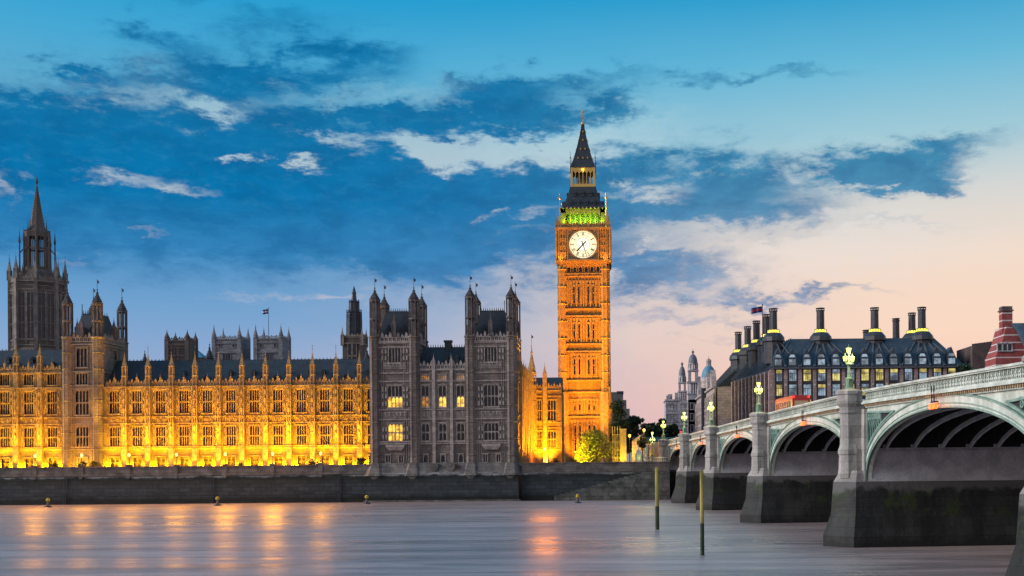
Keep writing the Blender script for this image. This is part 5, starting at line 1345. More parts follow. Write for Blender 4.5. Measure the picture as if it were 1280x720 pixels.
# lamp standards on the piers
M_lampgreen = mat('lamp_green_paint', (0.22, 0.34, 0.22), (0.16, 0.26, 0.18), 0.45, 3.0)
M_globe = emis('lamp_glass', (1.0, 0.90, 0.12), 3.2)
def lamp3(name, label, loc, h, grp, e=900, rz=0.0, heads=3):
    t = thing(name, label, 'street lamp', loc, rz, grp)
    m = MB(); m.fr(0, 0, 0.42, 0.34, 0, 0.25, 8); m.lathe(0, 0, [(0.30, 0.2), (0.30, 0.9 * h / 4.3), (0.36, 0.95 * h / 4.3), (0.2, 1.1 * h / 4.3), (0.14, 1.3 * h / 4.3), (0.12, h * 0.50), (0.26, h * 0.52), (0.26, h * 0.54), (0.1, h * 0.57), (0.08, h * 0.72)], 8)
    for i in range(4):
        a = i * PI / 2 + PI / 4; m.rod((0.34 * math.cos(a), 0.34 * math.sin(a), 0.2), (0.30 * math.cos(a), 0.30 * math.sin(a), h * 0.24), 0.06, 4)
    part('post', m, M_lampgreen, t)
    def head(x, z, s):
        m = MB(); m.fr(x, 0, 0.17 * s, 0.27 * s, z, z + 0.5 * s, 6); l = part('lantern', m, M_globe, t)
        m = MB(); m.fr(x, 0, 0.30 * s, 0.06 * s, z + 0.5 * s, z + 0.68 * s, 6); m.rod((x, 0, z + 0.66 * s), (x, 0, z + 0.95 * s), 0.03, 4, 0.01); m.fr(x, 0, 0.08, 0.19 * s, z - 0.1, z, 6); part('cap', m, M_lampgreen, l)
    if heads == 3:
        head(0, h * 0.76, 0.9)
        for s in (-1, 1):
            m = MB(); m.rod((0, 0, h * 0.56), (s * 0.25, 0, h * 0.52), 0.05, 4); m.rod((s * 0.25, 0, h * 0.52), (s * 0.42, 0, h * 0.58), 0.05, 4); part('arm', m, M_lampgreen, t)
            head(s * 0.42, h * 0.59, 0.8)
    else: head(0, h * 0.74, 1.2)
    light('glow', 'POINT', t, (0, -0.6, h * 0.72), e, (1.0, 0.86, 0.30), radius=0.3)
    return t
ll = ['on the second pier from the right, largest in view', 'on the third pier from the right', 'on the fourth pier, before the red bus end', 'on the fifth pier from the right', 'on the last pier by the bank']
for k, s in enumerate(PS[2:]):
    lamp3('street_lamp', 'green lit three lantern lamp standard ' + ll[k], bw(-1.2, s + PT / 2, top(s + PT / 2) + 0.15), 4.4 if k < 3 else 4.6, 'lit lamp standards along the bridge parapet', 420, PI / 2 * 0 + 0.5)
for k, s in enumerate(PS[2:6]):
    t = lamp3('street_lamp', 'green lit lamp standard on the far parapet of the bridge', bw(Wd + 0.45, s + PT / 2, top(s + PT / 2) + 0.15), 2.0, 'far parapet lamps', 100) if False else None
for (px, py, d, lab) in ((805, 538, 262, 'orange glowing lamp before the dark trees left of the bridge'), (787, 545, 258, 'orange glowing lamp low beside the yellow lit gatehouse')):
    z = WZ(py, d, px); t = thing('street_lamp', lab, 'street lamp', (WX(px, d, py), d, 7.2))
    part('post', MB().fr(0, 0, 0.12, 0.07, 0, z - 7.4, 6), M_iron, t)
    part('lantern', MB().lathe(0, 0, [(0.15, z - 7.5), (0.32, z - 7.2), (0.3, z - 6.95), (0.05, z - 6.8)], 8), emis('sodium_lamp', (1.0, 0.30, 0.02), 5.0), t)
    light('glow', 'POINT', t, (0, -0.5, z - 7.1), 900, (1.0, 0.5, 0.1))
t = lamp3('street_lamp', 'green lit lamp standard on the bank wall, leftmost of the yellow green lamps', (WX(815.5, 255, 550), 255, 7.2), WZ(531, 255, 815) - 7.2, None, 500)

# terrace lamps
M_warm = emis('terrace_lamp_glass', (1.0, 0.62, 0.12), 4.0)
LE = (0, 1.0, 0.8, 0.75, 0.9, 1.2, 1.3, 0.55)
for k, x in enumerate(LAMPX):
    if k == 0: continue
    posn = ['', 'left of the wide tower bay', 'in front of the four turreted tower', 'just right of the four turreted tower', 'third from the grey tower block counted after the next two', 'third to the left of the grey block', 'second to the left of the grey block', 'closest to the grey block'][k]
    posn = {1: 'leftmost in view', 2: 'before the four turreted tower', 3: 'just right of the four turreted tower', 4: 'fourth from the left', 5: 'third from the grey block', 6: 'second from the grey block', 7: 'closest to the grey block'}[k]
    t = thing('terrace_lamp', 'small lit globe lamp on the terrace parapet, ' + posn, 'lamp post', (x, 236.35, 7.67), 0, 'lamps along the terrace parapet')
    part('post', MB().fr(0, 0, 0.16, 0.12, 0, 0.4, 8).fr(0, 0, 0.09, 0.06, 0.4, 2.0, 6), M_iron, t)
    part('lantern', MB().lathe(0, 0, [(0.1, 2.0), (0.24, 2.2), (0.27, 2.42), (0.2, 2.6), (0.05, 2.7)], 8), M_warm, t)
    light('glow', 'POINT', t, (0, -0.1, 3.3), 4600 * LE[k], (1.0, 0.36, 0.0), radius=1.5)

# ---------------------------------------------------------------- chimneyed office building behind the bridge
M_bronze = mat('dark_bronze', (0.060, 0.066, 0.082), (0.04, 0.044, 0.058), 0.45, 0.8, spec=0.5, blocks=(0.9, 0.6, 0.06))
M_bronze2 = mat('bronze_fins', (0.10, 0.11, 0.13), (0.07, 0.075, 0.09), 0.4, 1.0, spec=0.6)
M_phroof = mat('ribbed_bronze_roof', (0.060, 0.085, 0.115), (0.038, 0.055, 0.078), 0.5, 0.5, spec=0.5, blocks=(0.8, 0.5, 0.06))
M_pink = mat('pink_sandstone', (0.46, 0.33, 0.31), (0.36, 0.26, 0.25), 0.8, 0.6, blocks=(1.6, 0.9, 0.04))
M_office = emis('office_window_warm', (1.0, 0.82, 0.26), 0.75, 0.5)
M_office2 = emis('office_window_pale', (0.60, 0.80, 1.0), 0.42, 0.5)
M_yel = emis('yellow_chimney_light', (1.0, 0.78, 0.08), 2.6)
DPH = 300.0
def HX(px): return WX(px, DPH, 450)
def HZ(py): return 8 + (573.2 - py) * DPH / F
ax, bx2 = HX(968), HX(1206)
ph = thing('office_building', 'large dark office building with tall round chimneys and lit windows behind the bridge', 'building', (ax, DPH, 8))
ez, rz_, W2 = HZ(459) - 8, HZ(418.5) - 8, bx2 - ax
pit = 18.1 * DPH / F; wx0 = HX(972.7) - ax; ncol = 13
cols = [wx0 + pit * i for i in range(ncol)]
rowz = [(HZ(475.5) - 8, HZ(461.5) - 8), (HZ(494) - 8, HZ(480) - 8), (HZ(512) - 8, HZ(499) - 8), (HZ(530) - 8, HZ(517) - 8), (HZ(548) - 8, HZ(535) - 8)]
ops = [(c - 0.95, c + 0.95, a, b_) for c in cols for a, b_ in rowz]
m = MB(); wall_grid(m, 0, W2, 0, ez, ops); m.box(0.6, W2, 0.9, 45, 0, ez - 0.05)
part('wall', m, M_bronze, ph)
fk = MB().box(-1.05, -0.95, -0.1, 0.4, 0, 2.9).box(0.95, 1.05, -0.1, 0.4, 0, 2.9).box(-0.95, 0.95, 0.0, 0.3, 1.85, 2.0).box(-0.05, 0.05, 0.05, 0.28, 0, 1.85).box(-0.5, -0.44, 0.05, 0.28, 0, 1.85).box(0.44, 0.5, 0.05, 0.28, 0, 1.85).mesh('window', M_bronze2)
pk1 = MB().box(-0.95, 0.95, 0.3, 0.34, 0, 1.86); pk2 = MB().box(-0.95, 0.95, 0.3, 0.34, 2.0, 2.92)
pm = {(i, j): (pk1 if j == 0 else pk2).mesh('pane', mm) for i, mm in enumerate((M_office2, M_office, M_pane)) for j in (0, 1)}
random.seed(12)
for c in cols:
    for a, b_ in rowz:
        o = put('window', fk, ph, (c, 0, a))
        put('pane', pm[(random.choice((0, 0, 1, 0)), 0)], o); put('pane', pm[(random.choice((1, 1, 0)), 1)], o)
for i in range(ncol):
    c = cols[i] - pit / 2
    m = MB(); m.box(c - 0.42, c + 0.42, -0.4, 0.05, 0, ez - 0.4); part('pilaster', m, M_pink, ph)
    part('boss', MB().box(c - 0.18, c + 0.18, -0.5, -0.30, HZ(481.5) - 8, HZ(479.5) - 8), M_bpaint, ph)
m = MB(); m.box(-0.6, W2 + 0.6, -0.9, 0.6, ez - 0.3, ez); part('eaves', m, M_bronze2, ph)
# mansard: front slope y 0 -> 11
ry = 9.0
lx, ly = WX(893, 367, 480) - ax, 67.0
m = MB(); m.add([(-0.3, 0, ez), (W2 + 0.3, 0, ez), (W2 - 5.6, ry, rz_), (6.0, ry, rz_), (lx - 0.3, ly, ez), (lx + 7, ly, rz_ - 1.0), (W2 + .3, ly, ez), (W2 - 5.6, ly, rz_)],
    [(0, 1, 2, 3), (0, 3, 5, 4), (1, 6, 7, 2), (3, 2, 7, 5), (4, 5, 7, 6)])
rf = part('roof', m, M_phroof, ph)
def on_front(x, t): return (x, ry * t, ez + (rz_ - ez) * t)
# dormer windows and roof fans
chx = [HX(p) - ax for p in (973, 1033.8, 1103.7, 1164.6)]
for c in cols:
    m = MB(); z0_ = ez + 0.6; m.box(c - 1.1, c + 1.1, 0.2, 2.6, z0_ - 0.4, z0_ + 2.0); m.xz([(c - 1.1, z0_ + 2.0), (c + 1.1, z0_ + 2.0), (c, z0_ + 4.6)], 0.5, 4.0)
    d_ = part('dormer', m, M_phroof, rf)
    part('pane', MB().box(c - 0.85, c + 0.85, 0.14, 0.18, z0_ + 0.15, z0_ + 1.6), M_office2, d_)
    part('pane', MB().xz([(c - 0.85, z0_ + 2.15), (c + 0.85, z0_ + 2.15), (c + 0.5, z0_ + 2.85), (c - 0.5, z0_ + 2.85)], 0.44, 0.48), M_office2, d_)
m = MB()
for i, c in enumerate(cols):
    e = min(chx, key=lambda q: abs(q - c))
    for s in (-1, 1):
        p0 = on_front(c + s * pit / 2 * 0.92, 0.02); p1 = on_front(e + (c - e) * 0.18 + s * 0.3, 1.0)
        m.rod((p0[0], p0[1] - 0.1, p0[2] + 0.1), (p1[0], p1[1] - 0.1, p1[2] + 0.1), 0.24, 4, 0.16)
part('roof_fins', m, M_bronze2, rf)
def chimney(x, y, zb_, zt, r, cone=True, lab=None):
    m = MB()
    if cone: m.lathe(x, y, [(r * 2.3, zb_ - 6), (r * 2.5, zb_ - 0.3), (r * 2.9, zb_), (r * 2.75, zb_ + 1.1), (r * 1.9, zb_ + 2.2), (r * 1.3, zb_ + 2.4)], 12)
    m.lathe(x, y, [(r * 1.02, zb_ + 1.5), (r * 0.98, zt - 0.9), (r * 1.12, zt - 0.85), (r * 1.12, zt - 0.6)], 12)
    for i in range(8):
        a = i * PI / 4 + 0.2; m.rod((x + r * math.cos(a), y + r * math.sin(a), zt - 0.6), (x + r * math.cos(a), y + r * math.sin(a), zt - 0.15), 0.12, 4)
    m.lathe(x, y, [(r * 1.15, zt - 0.2), (r * 1.15, zt), (0.2, zt)], 12)
    ch = part('chimney', m, M_bronze, ph)
    zz = zb_ + 2.42
    part('light_ring', MB().lathe(x, y, [(r * 1.5, zz), (r * 1.45, zz + 0.55), (r * 1.1, zz + 0.6)], 12), M_yel, ch)
    part('ring_bars', ring_bars(x, y, r * 1.5, zz, 12), M_bronze, ch)
def ring_bars(x, y, r, z, n):
    m = MB()
    for i in range(n):
        a = i * 2 * PI / n; m.rod((x + r * math.cos(a), y + r * math.sin(a), z), (x + r * math.cos(a), y + r * math.sin(a), z + 0.65), 0.1, 4)
    m.lathe(x, y, [(r * 1.0, z + 0.6), (r * 1.08, z + 0.65), (r * 0.7, z + 0.9)], 12); return m
for x in chx: chimney(x, ry + 0.5, rz_ - 0.6, HZ(382.5) + 0.8 - 8, 1.05 * 1.0)
for (px, pt, pb) in ((1120, 398, 418), (1140, 391, 414), (1083, 412.5, 420)):
    d = DPH + 45; x = WX(px, d, 410) - ax; z1_ = WZ(pt, d, px) - 8
    if px == 1140: chimney(x, 45, WZ(415.5, d, px) - 8 - 2.6, z1_, 1.05)
    else:
        m = MB(); m.lathe(x, 45, [(1.05, rz_ - 2), (1.0, z1_ - 0.9), (1.18, z1_ - 0.85), (1.18, z1_ - 0.6), (0.95, z1_ - 0.55), (0.95, z1_ - 0.2), (1.2, z1_ - 0.2), (1.2, z1_), (0.2, z1_)], 12); part('chimney', m, M_bronze, ph)
for (px, pt, f_) in ((922.7, 415, 0.80), (934.5, 408, 0.60), (945.6, 401, 0.40), (958, 393, 0.2)):
    d = DPH + 8 + 60 * f_ ; x = WX(px, d, 410) - ax; y = 8 + 60 * f_
    z1_ = WZ(pt, d, px) - 8; chimney(x, y, z1_ - 8.6, z1_, 1.0)
# receding side with close pink piers
sl_ = math.hypot(lx, ly); sa = math.atan2(ly, lx)
side = put('side_wall', None, ph, (0, 0, 0), sa - PI); 
side.location = (lx, ly, 0); side.rotation_euler = (0, 0, sa + PI)
n = 17; st = sl_ / n
srow = [(ez - 4.0, ez - 1.0), (ez - 8.0, ez - 5.0), (ez - 12, ez - 9), (ez - 16, ez - 13)]
m = MB(); wall_grid(m, 0, sl_, 0, ez, [(st * (i + 0.5) - 0.9, st * (i + 0.5) + 0.9, a, b_) for i in range(n) for a, b_ in srow]); m.box(0.6, sl_ - 0.6, 0.8, 3, 0, ez - 0.1)
part('wall', m, M_bronze, ph, (lx, ly, 0), sa + PI)
m = MB()
for i in range(n + 1): m.box(st * i - 0.4, st * i + 0.4, -0.5, 0.0, 0, ez - 0.6)
part('side_piers', m, M_pink, ph, (lx, ly, 0), sa + PI)
ca, sn = math.cos(sa + PI), math.sin(sa + PI)
for i in range(n):
    for j, (a, b_) in enumerate(srow[:2]):
        u = st * (i + 0.5); o = put('window', fk, ph, (lx + u * ca, ly + u * sn, a), sa + PI)
        put('pane', pm[(random.choice((2, 0, 2, 1)), 0)], o); put('pane', pm[(random.choice((0, 2, 2)), 1)], o)
for a, b_ in srow[2:]:
    part('window_band', MB().box(0.5, sl_ - 0.5, 0.3, 0.34, a, b_), M_pane, ph, (lx, ly, 0), sa + PI)
bpy.data.objects.remove(side)
m = MB()
for i in range(n * 2 + 1):
    t_ = i / (n * 2); p0 = (lx * t_ - 0.35, ly * t_, ez + 0.1); p1 = (6.0 + (lx + 7 - 6.0) * t_ - 0.35, ry + (ly - ry) * t_, rz_ - t_ + 0.1)
    m.rod(p0, p1, 0.17, 4)
part('roof_fins', m, M_bronze2, rf)
for t_ in (0.15, 0.35, 0.55, 0.75):
    q = [(lx * t + (6 + (lx + 7 - 6) * t - lx * t) * f_ - 0.15, ly * t + (ry + (ly - ry) * t - ly * t) * f_, ez + (rz_ - t - ez) * f_ + 0.2) for t, f_ in ((t_, .6), (t_ + 0.12, .6), (t_ + 0.12, .9), (t_, .9))]
    part('skylight', MB().add(q + [(x + .1, y, z - .15) for x, y, z in q], [(0, 1, 2, 3), (7, 6, 5, 4), (0, 4, 5, 1), (1, 5, 6, 2), (2, 6, 7, 3), (3, 7, 4, 0)]), M_pane, rf)

# flags
def flagpole(name, label, px, py0, py1, d, cols_, wdt, hgt, sgn):
    z0_, z1_ = WZ(py0, d, px), WZ(py1, d, px); t = thing(name, label, 'flag', (WX(px, d, py1), d, z0_))
    part('pole', MB().rod((0, 0, 0), (0, 0, z1_ - z0_), 0.16, 6, 0.08).ball(0, 0, z1_ - z0_, 0.22, 6), M_iron, t)
    for j, cm in enumerate(cols_):
        m = MB(); n = 10; h0, h1 = hgt * j / len(cols_), hgt * (j + 1) / len(cols_)
        P_ = lambda i, h: (sgn * wdt * i / n, 0.22 * math.sin(i * 1.3), (z1_ - z0_) - 0.4 - hgt + h - 0.08 * wdt * (i / n) ** 1.5 * 2.2)
        for i in range(n):
            a, b_, c, e = P_(i, h0), P_(i + 1, h0), P_(i + 1, h1), P_(i, h1)
            m.add([a, b_, c, e] + [(x, y + 0.03, z) for x, y, z in (a, b_, c, e)], [(0, 1, 2, 3), (7, 6, 5, 4), (0, 4, 5, 1), (3, 2, 6, 7), (0, 3, 7, 4), (1, 5, 6, 2)])
        part('flag_cloth', m, cm, t)
    return t
M_fr = mat('flag_red', (0.30, 0.03, 0.05)); M_fb = mat('flag_blue', (0.03, 0.05, 0.16)); M_fw = mat('flag_white', (0.5, 0.5, 0.55))
flagpole('flagpole', 'dark red and blue flag flying from a pole above the office building corner', 953, 440, 381, 312, (M_fb, M_fr, M_fb), 3.0, 1.6, -1)
flagpole('flagpole', 'small blue flag on a pole above the right hand pale abbey tower', 335.5, 424, 385, 470, (M_fb, M_fw, M_fb), 2.4, 1.9, -1)

# ---------------------------------------------------------------- far towers and buildings
def far_tower(name, label, px0, px1, ytop, ybase, d, M, tips, win, dome=False):
    x0, x1 = WX(px0, d, 440), WX(px1, d, 440); w = (x1 - x0) / 2
    t = thing(name, label, 'tower', ((x0 + x1) / 2, d, 8)); zt = WZ(ytop, d, px0) - 8
    m = MB(); m.box(-w, w, 0, 2 * w, 0, zt); part('wall', m, M, t)
    m = strings_mb(-w - 0.1, w + 0.1, [zt - 1.6, zt, zt - 5.5], -0.35, 0.4, 0.5); part('string_course', m, M, t)
    m = parapet_mb(-w, w, zt, 1.4, 1.0, -0.1); m.join(parapet_mb(0, 2 * w, zt, 1.4, 1.0, -0.1).rotated(PI / 2).shifted(w, 0, 0)); m.join(parapet_mb(-w, w, zt, 1.4, 1.0, -0.1).shifted(0, 2 * w, 0)); part('parapet', m, M, t)
    ztip = WZ(tips, d, px0) - 8
    for (x, y) in ((-w + 0.6, 0.3), (w - 0.6, 0.3), (-w + 0.6, 2 * w - 0.3), (w - 0.6, 2 * w - 0.3)):
        m = MB(); m.box(x - 0.75, x + 0.75, y - 0.75, y + 0.75, 0, zt + 0.5); m.fr(x, y, 1.0, 0.85, zt + 0.3, zt + 1.5, 8); m.join(spire_mb(x, y, zt + 1.2, ztip, 0.85, 8)); part('pinnacle', m, M, t)
    for (cxx, ww, ya, yb_, n, r) in win:
        za, zc = WZ(ya, d, px0) - 8, WZ(yb_, d, px0) - 8
        f = win_kit(ww, zc - za, n, r, M); o = put('window', f[0], t, (cxx * w, -0.1, za))
        for k in range(r): put('pane', f[1], o, (0, -0.30, (zc - za) * k / r))
    return t
far_tower('church_tower', 'square brown church tower with four pinnacles behind the golden wing roof', 206.5, 236, 426, 470, 430, M_brown, 411.5, [(-0.45, 2.2, 450, 436, 2, 1), (0.42, 2.2, 450, 436, 2, 1)])
M_abbey = mat('abbey_stone', (0.30, 0.31, 0.34), (0.21, 0.22, 0.25), 0.9, 0.3, blocks=(1.6, 0.7, 0.05))
far_tower('abbey_tower', 'pale square abbey tower with tall pinnacles, the left one without a flag', 265.5, 301, 424, 470, 470, M_abbey, 404.5, [(0.0, 3.0, 450, 441, 3, 1), (-0.5, 0.9, 434, 428, 1, 1), (0.5, 0.9, 434, 428, 1, 1)])
far_tower('abbey_tower', 'pale square abbey tower with tall pinnacles under the small blue flag', 317.5, 353, 423.5, 470, 470, M_abbey, 404, [(0.0, 3.0, 450, 441, 3, 1), (-0.5, 0.9, 434, 428, 1, 1), (0.5, 0.9, 434, 428, 1, 1)])
d = 450; t = thing('pyramid_roof_hall', 'small blue pyramid roof between the brown church tower and pale abbey tower', 'building', (WX(246, d), d, 8))
w = 12 * d / F; za = WZ(448, d, 246) - 8
part('roof', MB().hexa([(-w, -w, za), (w, -w, za), (w, w, za), (-w, w, za)], [(-0.1, -0.1, WZ(436.5, d, 246) - 8), (0.1, -0.1, WZ(436.5, d, 246) - 8), (0.1, 0.1, WZ(436.5, d, 246) - 8), (-0.1, 0.1, WZ(436.5, d, 246) - 8)]), mat('blue_lit_glass', (0.08, 0.26, 0.36), (0.06, 0.2, 0.3), 0.5, 1.0), t)  # blue light on the glass roof put into its colour
part('wall', MB().box(-w * 0.9, w * 0.9, -w * 0.9, w * 0.9, 0, za), M_far, t)
for (px, pt, pb, d, r, lab) in ((262, 428, 455, 330, 1.0, 'small dark slated turret beside the left abbey tower'), (181, 437, 460, 300, 0.75, 'little grey pinnacled turret on the skyline right of the four turreted tower'), (458.5, 432, 460, 270, 0.9, 'little pale turret tucked beside the grey tower block')):
    t = thing('roof_turret', lab, 'turret', (WX(px, d, 440), d, 20)); zt, zb_ = WZ(pt, d, px) - 20, WZ(pb, d, px) - 20
    part('wall', MB().lathe(0, 0, [(r, zb_ - 6), (r, (zb_ + zt * 0.55) * 0.62)], 8), M_brown, t); part('spire', spire_mb(0, 0, (zb_ + zt * 0.55) * 0.62, zt, r * 1.1, 8), M_slate, t)
# long roofs behind the wing
t = thing('palace_roof_range', 'low grey roofed range glimpsed just over the golden wing, right of the four turreted tower', 'building', (WX(170, 290), 290, 8))
part('roof', roof_mb(-10, 9, 0, 5, WZ(470, 290, 170) - 8, WZ(450, 290, 170) - 8, 10), M_slate, t); part('wall', MB().box(-10, 9, 0.5, 10, 0, WZ(470, 290, 170) - 8), M_brown, t)

# white government building with domed turrets
M_port = mat('portland_stone', (0.60, 0.58, 0.61), (0.42, 0.41, 0.45), 0.8, 0.4, blocks=(1.6, 0.8, 0.05))
M_portp = mat('rosy_portland_stone', (0.62, 0.51, 0.48), (0.46, 0.38, 0.37), 0.8, 0.4, blocks=(1.6, 0.8, 0.05))
M_lead = mat('lead_dome', (0.16, 0.19, 0.24), (0.12, 0.14, 0.18), 0.5, 1.0)
dg = 420.0
gx = WX(853, dg, 500)
gv = thing('government_building', 'white stone building with two domed corner turrets behind the bridge lamps', 'building', (gx, dg, 8))
def GX(px): return WX(px, dg, 490) - gx
def GZ(py): return WZ(py, dg, 855) - 8
part('wall', MB().box(GX(832), GX(848), 0, 16, 0, GZ(499)).box(GX(831), GX(849), -0.4, 16, GZ(501), GZ(499)).box(GX(848), GX(878), 0.0, 20, 0, GZ(500)).box(GX(833), GX(838), 0.5, 3, GZ(499), GZ(494)), M_port, gv)
def gturret(pc, wpx, ys, d_):
    x = GX(pc); w = wpx * dg / F / 2
    y0_, y1_, y2_, y3_, y4_, yt = [GZ(v) for v in ys]     # base, colonnade top, belvedere top, drum top, dome top, tip
    m = MB(); m.box(x - w, x + w, d_, d_ + 2 * w, y0_ - 20, y0_); t_ = part('turret', m, M_port, gv)
    m = MB(); m.box(x - w * 0.55, x + w * 0.55, d_ + w * 0.45, d_ + w * 1.55, y0_, y1_)
    for i in range(5):
        for yy in (d_ + 0.3, d_ + 2 * w - 0.3): m.fr(x - w * 0.85 + w * 1.7 * i / 4, yy, 0.3, 0.26, y0_, y1_, 6)
        m.fr(x + w * 0.85, d_ + 0.3 + (2 * w - 0.6) * i / 4, 0.3, 0.26, y0_, y1_, 6)
    m.box(x - w * 1.08, x + w * 1.08, d_ - w * 0.08, d_ + w * 2.08, y1_, y1_ + 0.6); m.box(x - w * 1.1, x + w * 1.1, d_ - w * 0.1, d_ + w * 2.1, y0_ - 0.5, y0_)
    part('colonnade', m, M_port, t_)
    c = d_ + w; m = MB()
    for sx_ in (-1, 1):
        for sy in (-1, 1): m.box(x + sx_ * w * 0.62 - w * 0.24, x + sx_ * w * 0.62 + w * 0.24, c + sy * w * 0.62 - w * 0.24, c + sy * w * 0.62 + w * 0.24, y1_ + 0.6, y2_)
    m.box(x - w * 0.95, x + w * 0.95, c - w * 0.95, c + w * 0.95, y2_, y2_ + 0.5)
    part('belvedere', m, M_port, t_)
    m = MB()
    for i in range(8):
        a = i * PI / 4; m.fr(x + w * 0.75 * math.cos(a), c + w * 0.75 * math.sin(a), 0.42, 0.42, y2_ + 0.5, y3_ - 0.4, 5)
    m.lathe(x, c, [(w * 0.86, y2_ + 0.5), (w * 0.86, y2_ + 1.0), (w * 0.7, y2_ + 1.0)], 16); m.lathe(x, c, [(w * 0.86, y3_ - 0.5), (w * 0.92, y3_)], 16)
    part('drum', m, M_port, t_)
    h = y4_ - y3_; m = MB(); m.lathe(x, c, [(w * 0.82 * math.cos(k * PI / 12), y3_ + h * math.sin(k * PI / 12)) for k in range(6)] + [(0.3, y4_), (0.3, y4_ + 0.4), (0.55, y4_ + 0.8), (0.1, y4_ + 1.3), (0.03, yt)], 16)
    part('dome', m, M_lead, t_, smooth=False)
gturret(853.5, 10.5, (506, 490, 479, 469, 456.5, 450), 2.0)
gturret(866.3, 14.0, (492, 479.5, 465, 454, 443, 436), -3.0)
ch_ = MB()
for (px, y0_, y1_) in ((838, 499, 492), (847, 499, 490), (874, 490, 470)): ch_.box(GX(px) - 0.8, GX(px) + 0.8, 3, 5, GZ(y0_), GZ(y1_))
part('chimney', ch_, M_port, gv)
for k, px in enumerate((834.5, 838.5, 842.5, 852, 857, 864, 869, 874)):
    for ya, yb_ in ((512, 505), (526, 518), (540, 532)):
        f = win_kit(1.0, GZ(yb_) - GZ(ya), 1, 1, M_port); o = put('window', f[0], gv, (GX(px), -0.02 if px < 860 else -3.1, GZ(ya))); put('pane', f[1], o, (0, -0.30, 0))
part('front_wall', MB().box(GX(859.5), GX(878), -3.0, 0.1, 0, GZ(500)), M_port, gv)
# rosy facade receding along the street
d0, d1 = 345.0, 415.0
x0, x1 = WX(893, d0, 500), WX(871, d1, 500)
sg = thing('street_terrace', 'rosy stone street front with gables receding beside the office building', 'building', (x1, d1, 8))
L_ = math.hypot(x0 - x1, d1 - d0); an = math.atan2(d0 - d1, x0 - x1)
hz0 = WZ(483, d0, 890) - 8
n = 12; st = L_ / n; ops = [(st * (i + 0.5) - 0.8, st * (i + 0.5) + 0.8, z, z + 2.4) for i in range(n) for z in (4, 8.2, 12.4, 16.6)]
m = MB(); wall_grid(m, 0, L_, 0, hz0, ops); m.box(0, L_, 0.9, 14, 0, hz0 - 0.1); part('wall', m, M_portp, sg, rz=an)
for o in ops:
    f = win_kit(1.6, 2.4, 2, 1, M_portp); c_ = (o[0] + o[1]) / 2; w_ = put('window', f[0], sg, (c_ * math.cos(an), c_ * math.sin(an), o[2]), an); put('pane', f[1], w_, (0, 0, 0))
m = strings_mb(0, L_, [3.2, 7.6, 11.8, 16, hz0], -0.6, 0.4, 0.7)
for i in range(n + 1): m.fr(st * i, -0.35, 0.35, 0.3, 3.2, hz0 - 2, 6)
part('cornice', m, M_portp, sg, rz=an)
for i in (1.5, 4.5, 8, 10.5):
    part('gable', MB().xz([(st * i - 3, hz0), (st * i + 3, hz0), (st * i + 2.2, hz0 + 3), (st * i + 1.2, hz0 + 3.4), (st * i, hz0 + 5.6), (st * i - 1.2, hz0 + 3.4), (st * i - 2.2, hz0 + 3)], -0.3, 1.2), M_portp, sg, rz=an)
part('roof', roof_mb(0, L_, 0.8, 6, hz0, hz0 + 4.5, 13), M_slate, sg, rz=an)
# green dome
dd = 375.0; x = WX(886, dd, 470)
gd = thing('domed_building', 'blue green copper dome with small lantern between the white turrets and the office building', 'building', (x, dd, 8)); w = 9.2 * dd / F
z0_, z1_, z2_ = WZ(472, dd, 886) - 8, WZ(456.5, dd, 886) - 8, WZ(448, dd, 886) - 8
m = MB(); m.lathe(0, 0, [(w * math.cos(k * PI / 14), z0_ + (z1_ - z0_) * math.sin(k * PI / 14)) for k in range(7)] + [(0.5, z1_)], 20); part('dome', m, mat('copper_dome', (0.13, 0.30, 0.40), (0.10, 0.22, 0.32), 0.5, 0.8), gd)
m = MB(); m.fr(0, 0, 0.9, 0.8, z1_ - 0.3, z2_ - 1.2, 8); m.lathe(0, 0, [(1.0, z2_ - 1.2), (0.8, z2_ - 0.5), (0.1, z2_), (0.03, z2_ + 1)], 8); part('lantern', m, M_portp, gd)
m = MB(); m.fr(0, 0, w * 1.02, w * 1.02, z0_ - 3.5, z0_, 12); part('drum', m, M_portp, gd); part('wall', MB().box(-w, w + 6, -w + 1.5, w, 0, z0_ - 3.2), M_bronze, gd)

# right hand buildings
dq = 300.0
def QX(px): return WX(px, dq, 440)
b3 = thing('plain_block', 'plain dark windowless brick block between the office building and striped brick building', 'building', (QX(1230), dq, 8))
w = (QX(1245) - QX(1215.5)) / 2
m = MB(); zL, zR = WZ(432, dq, 1215) - 8, WZ(428, dq, 1245) - 8
m.hexa([(-w, 0, 0), (w, 0, 0), (w, 14, 0), (-w, 14, 0)], [(-w, 0, zL), (w, 0, zR), (w, 14, zR), (-w, 14, zL)]); part('wall', m, mat('dull_brick', (0.17, 0.12, 0.11), (0.11, 0.08, 0.08), 0.9, 0.4, blocks=(0.6, 0.25, 0.03)), b3)
m = MB(); 
for i in range(8): m.box(-w + i * w / 4 + 0.1, -w + i * w / 4 + 1.0, 0.2, 0.6, zL + (zR - zL) * i / 8 - 0.2, zL + (zR - zL) * i / 8 + 0.5)
part('coping', m, M_brown, b3)
def stripe_mat():
    m = mat('striped_red_brick', (0.33, 0.085, 0.08), (0.24, 0.06, 0.06), 0.85, 0.8)
    t = m.node_tree; b = NB(t); bs = t.nodes['Principled BSDF']; old = bs.inputs['Base Color'].links[0].from_socket
    g = b.n('ShaderNodeNewGeometry').outputs['Position']; z = b.n('ShaderNodeSeparateXYZ'); t.links.new(g, z.inputs[0])
    f = b.m('GREATER_THAN', b.m('FRACT', b.m('DIVIDE', z.outputs[2], 1.75)), 0.84)
    t.links.new(b.mix(f, old, (0.52, 0.46, 0.44, 1)), bs.inputs['Base Color']); return m
M_str = stripe_mat(); dn = 270.0
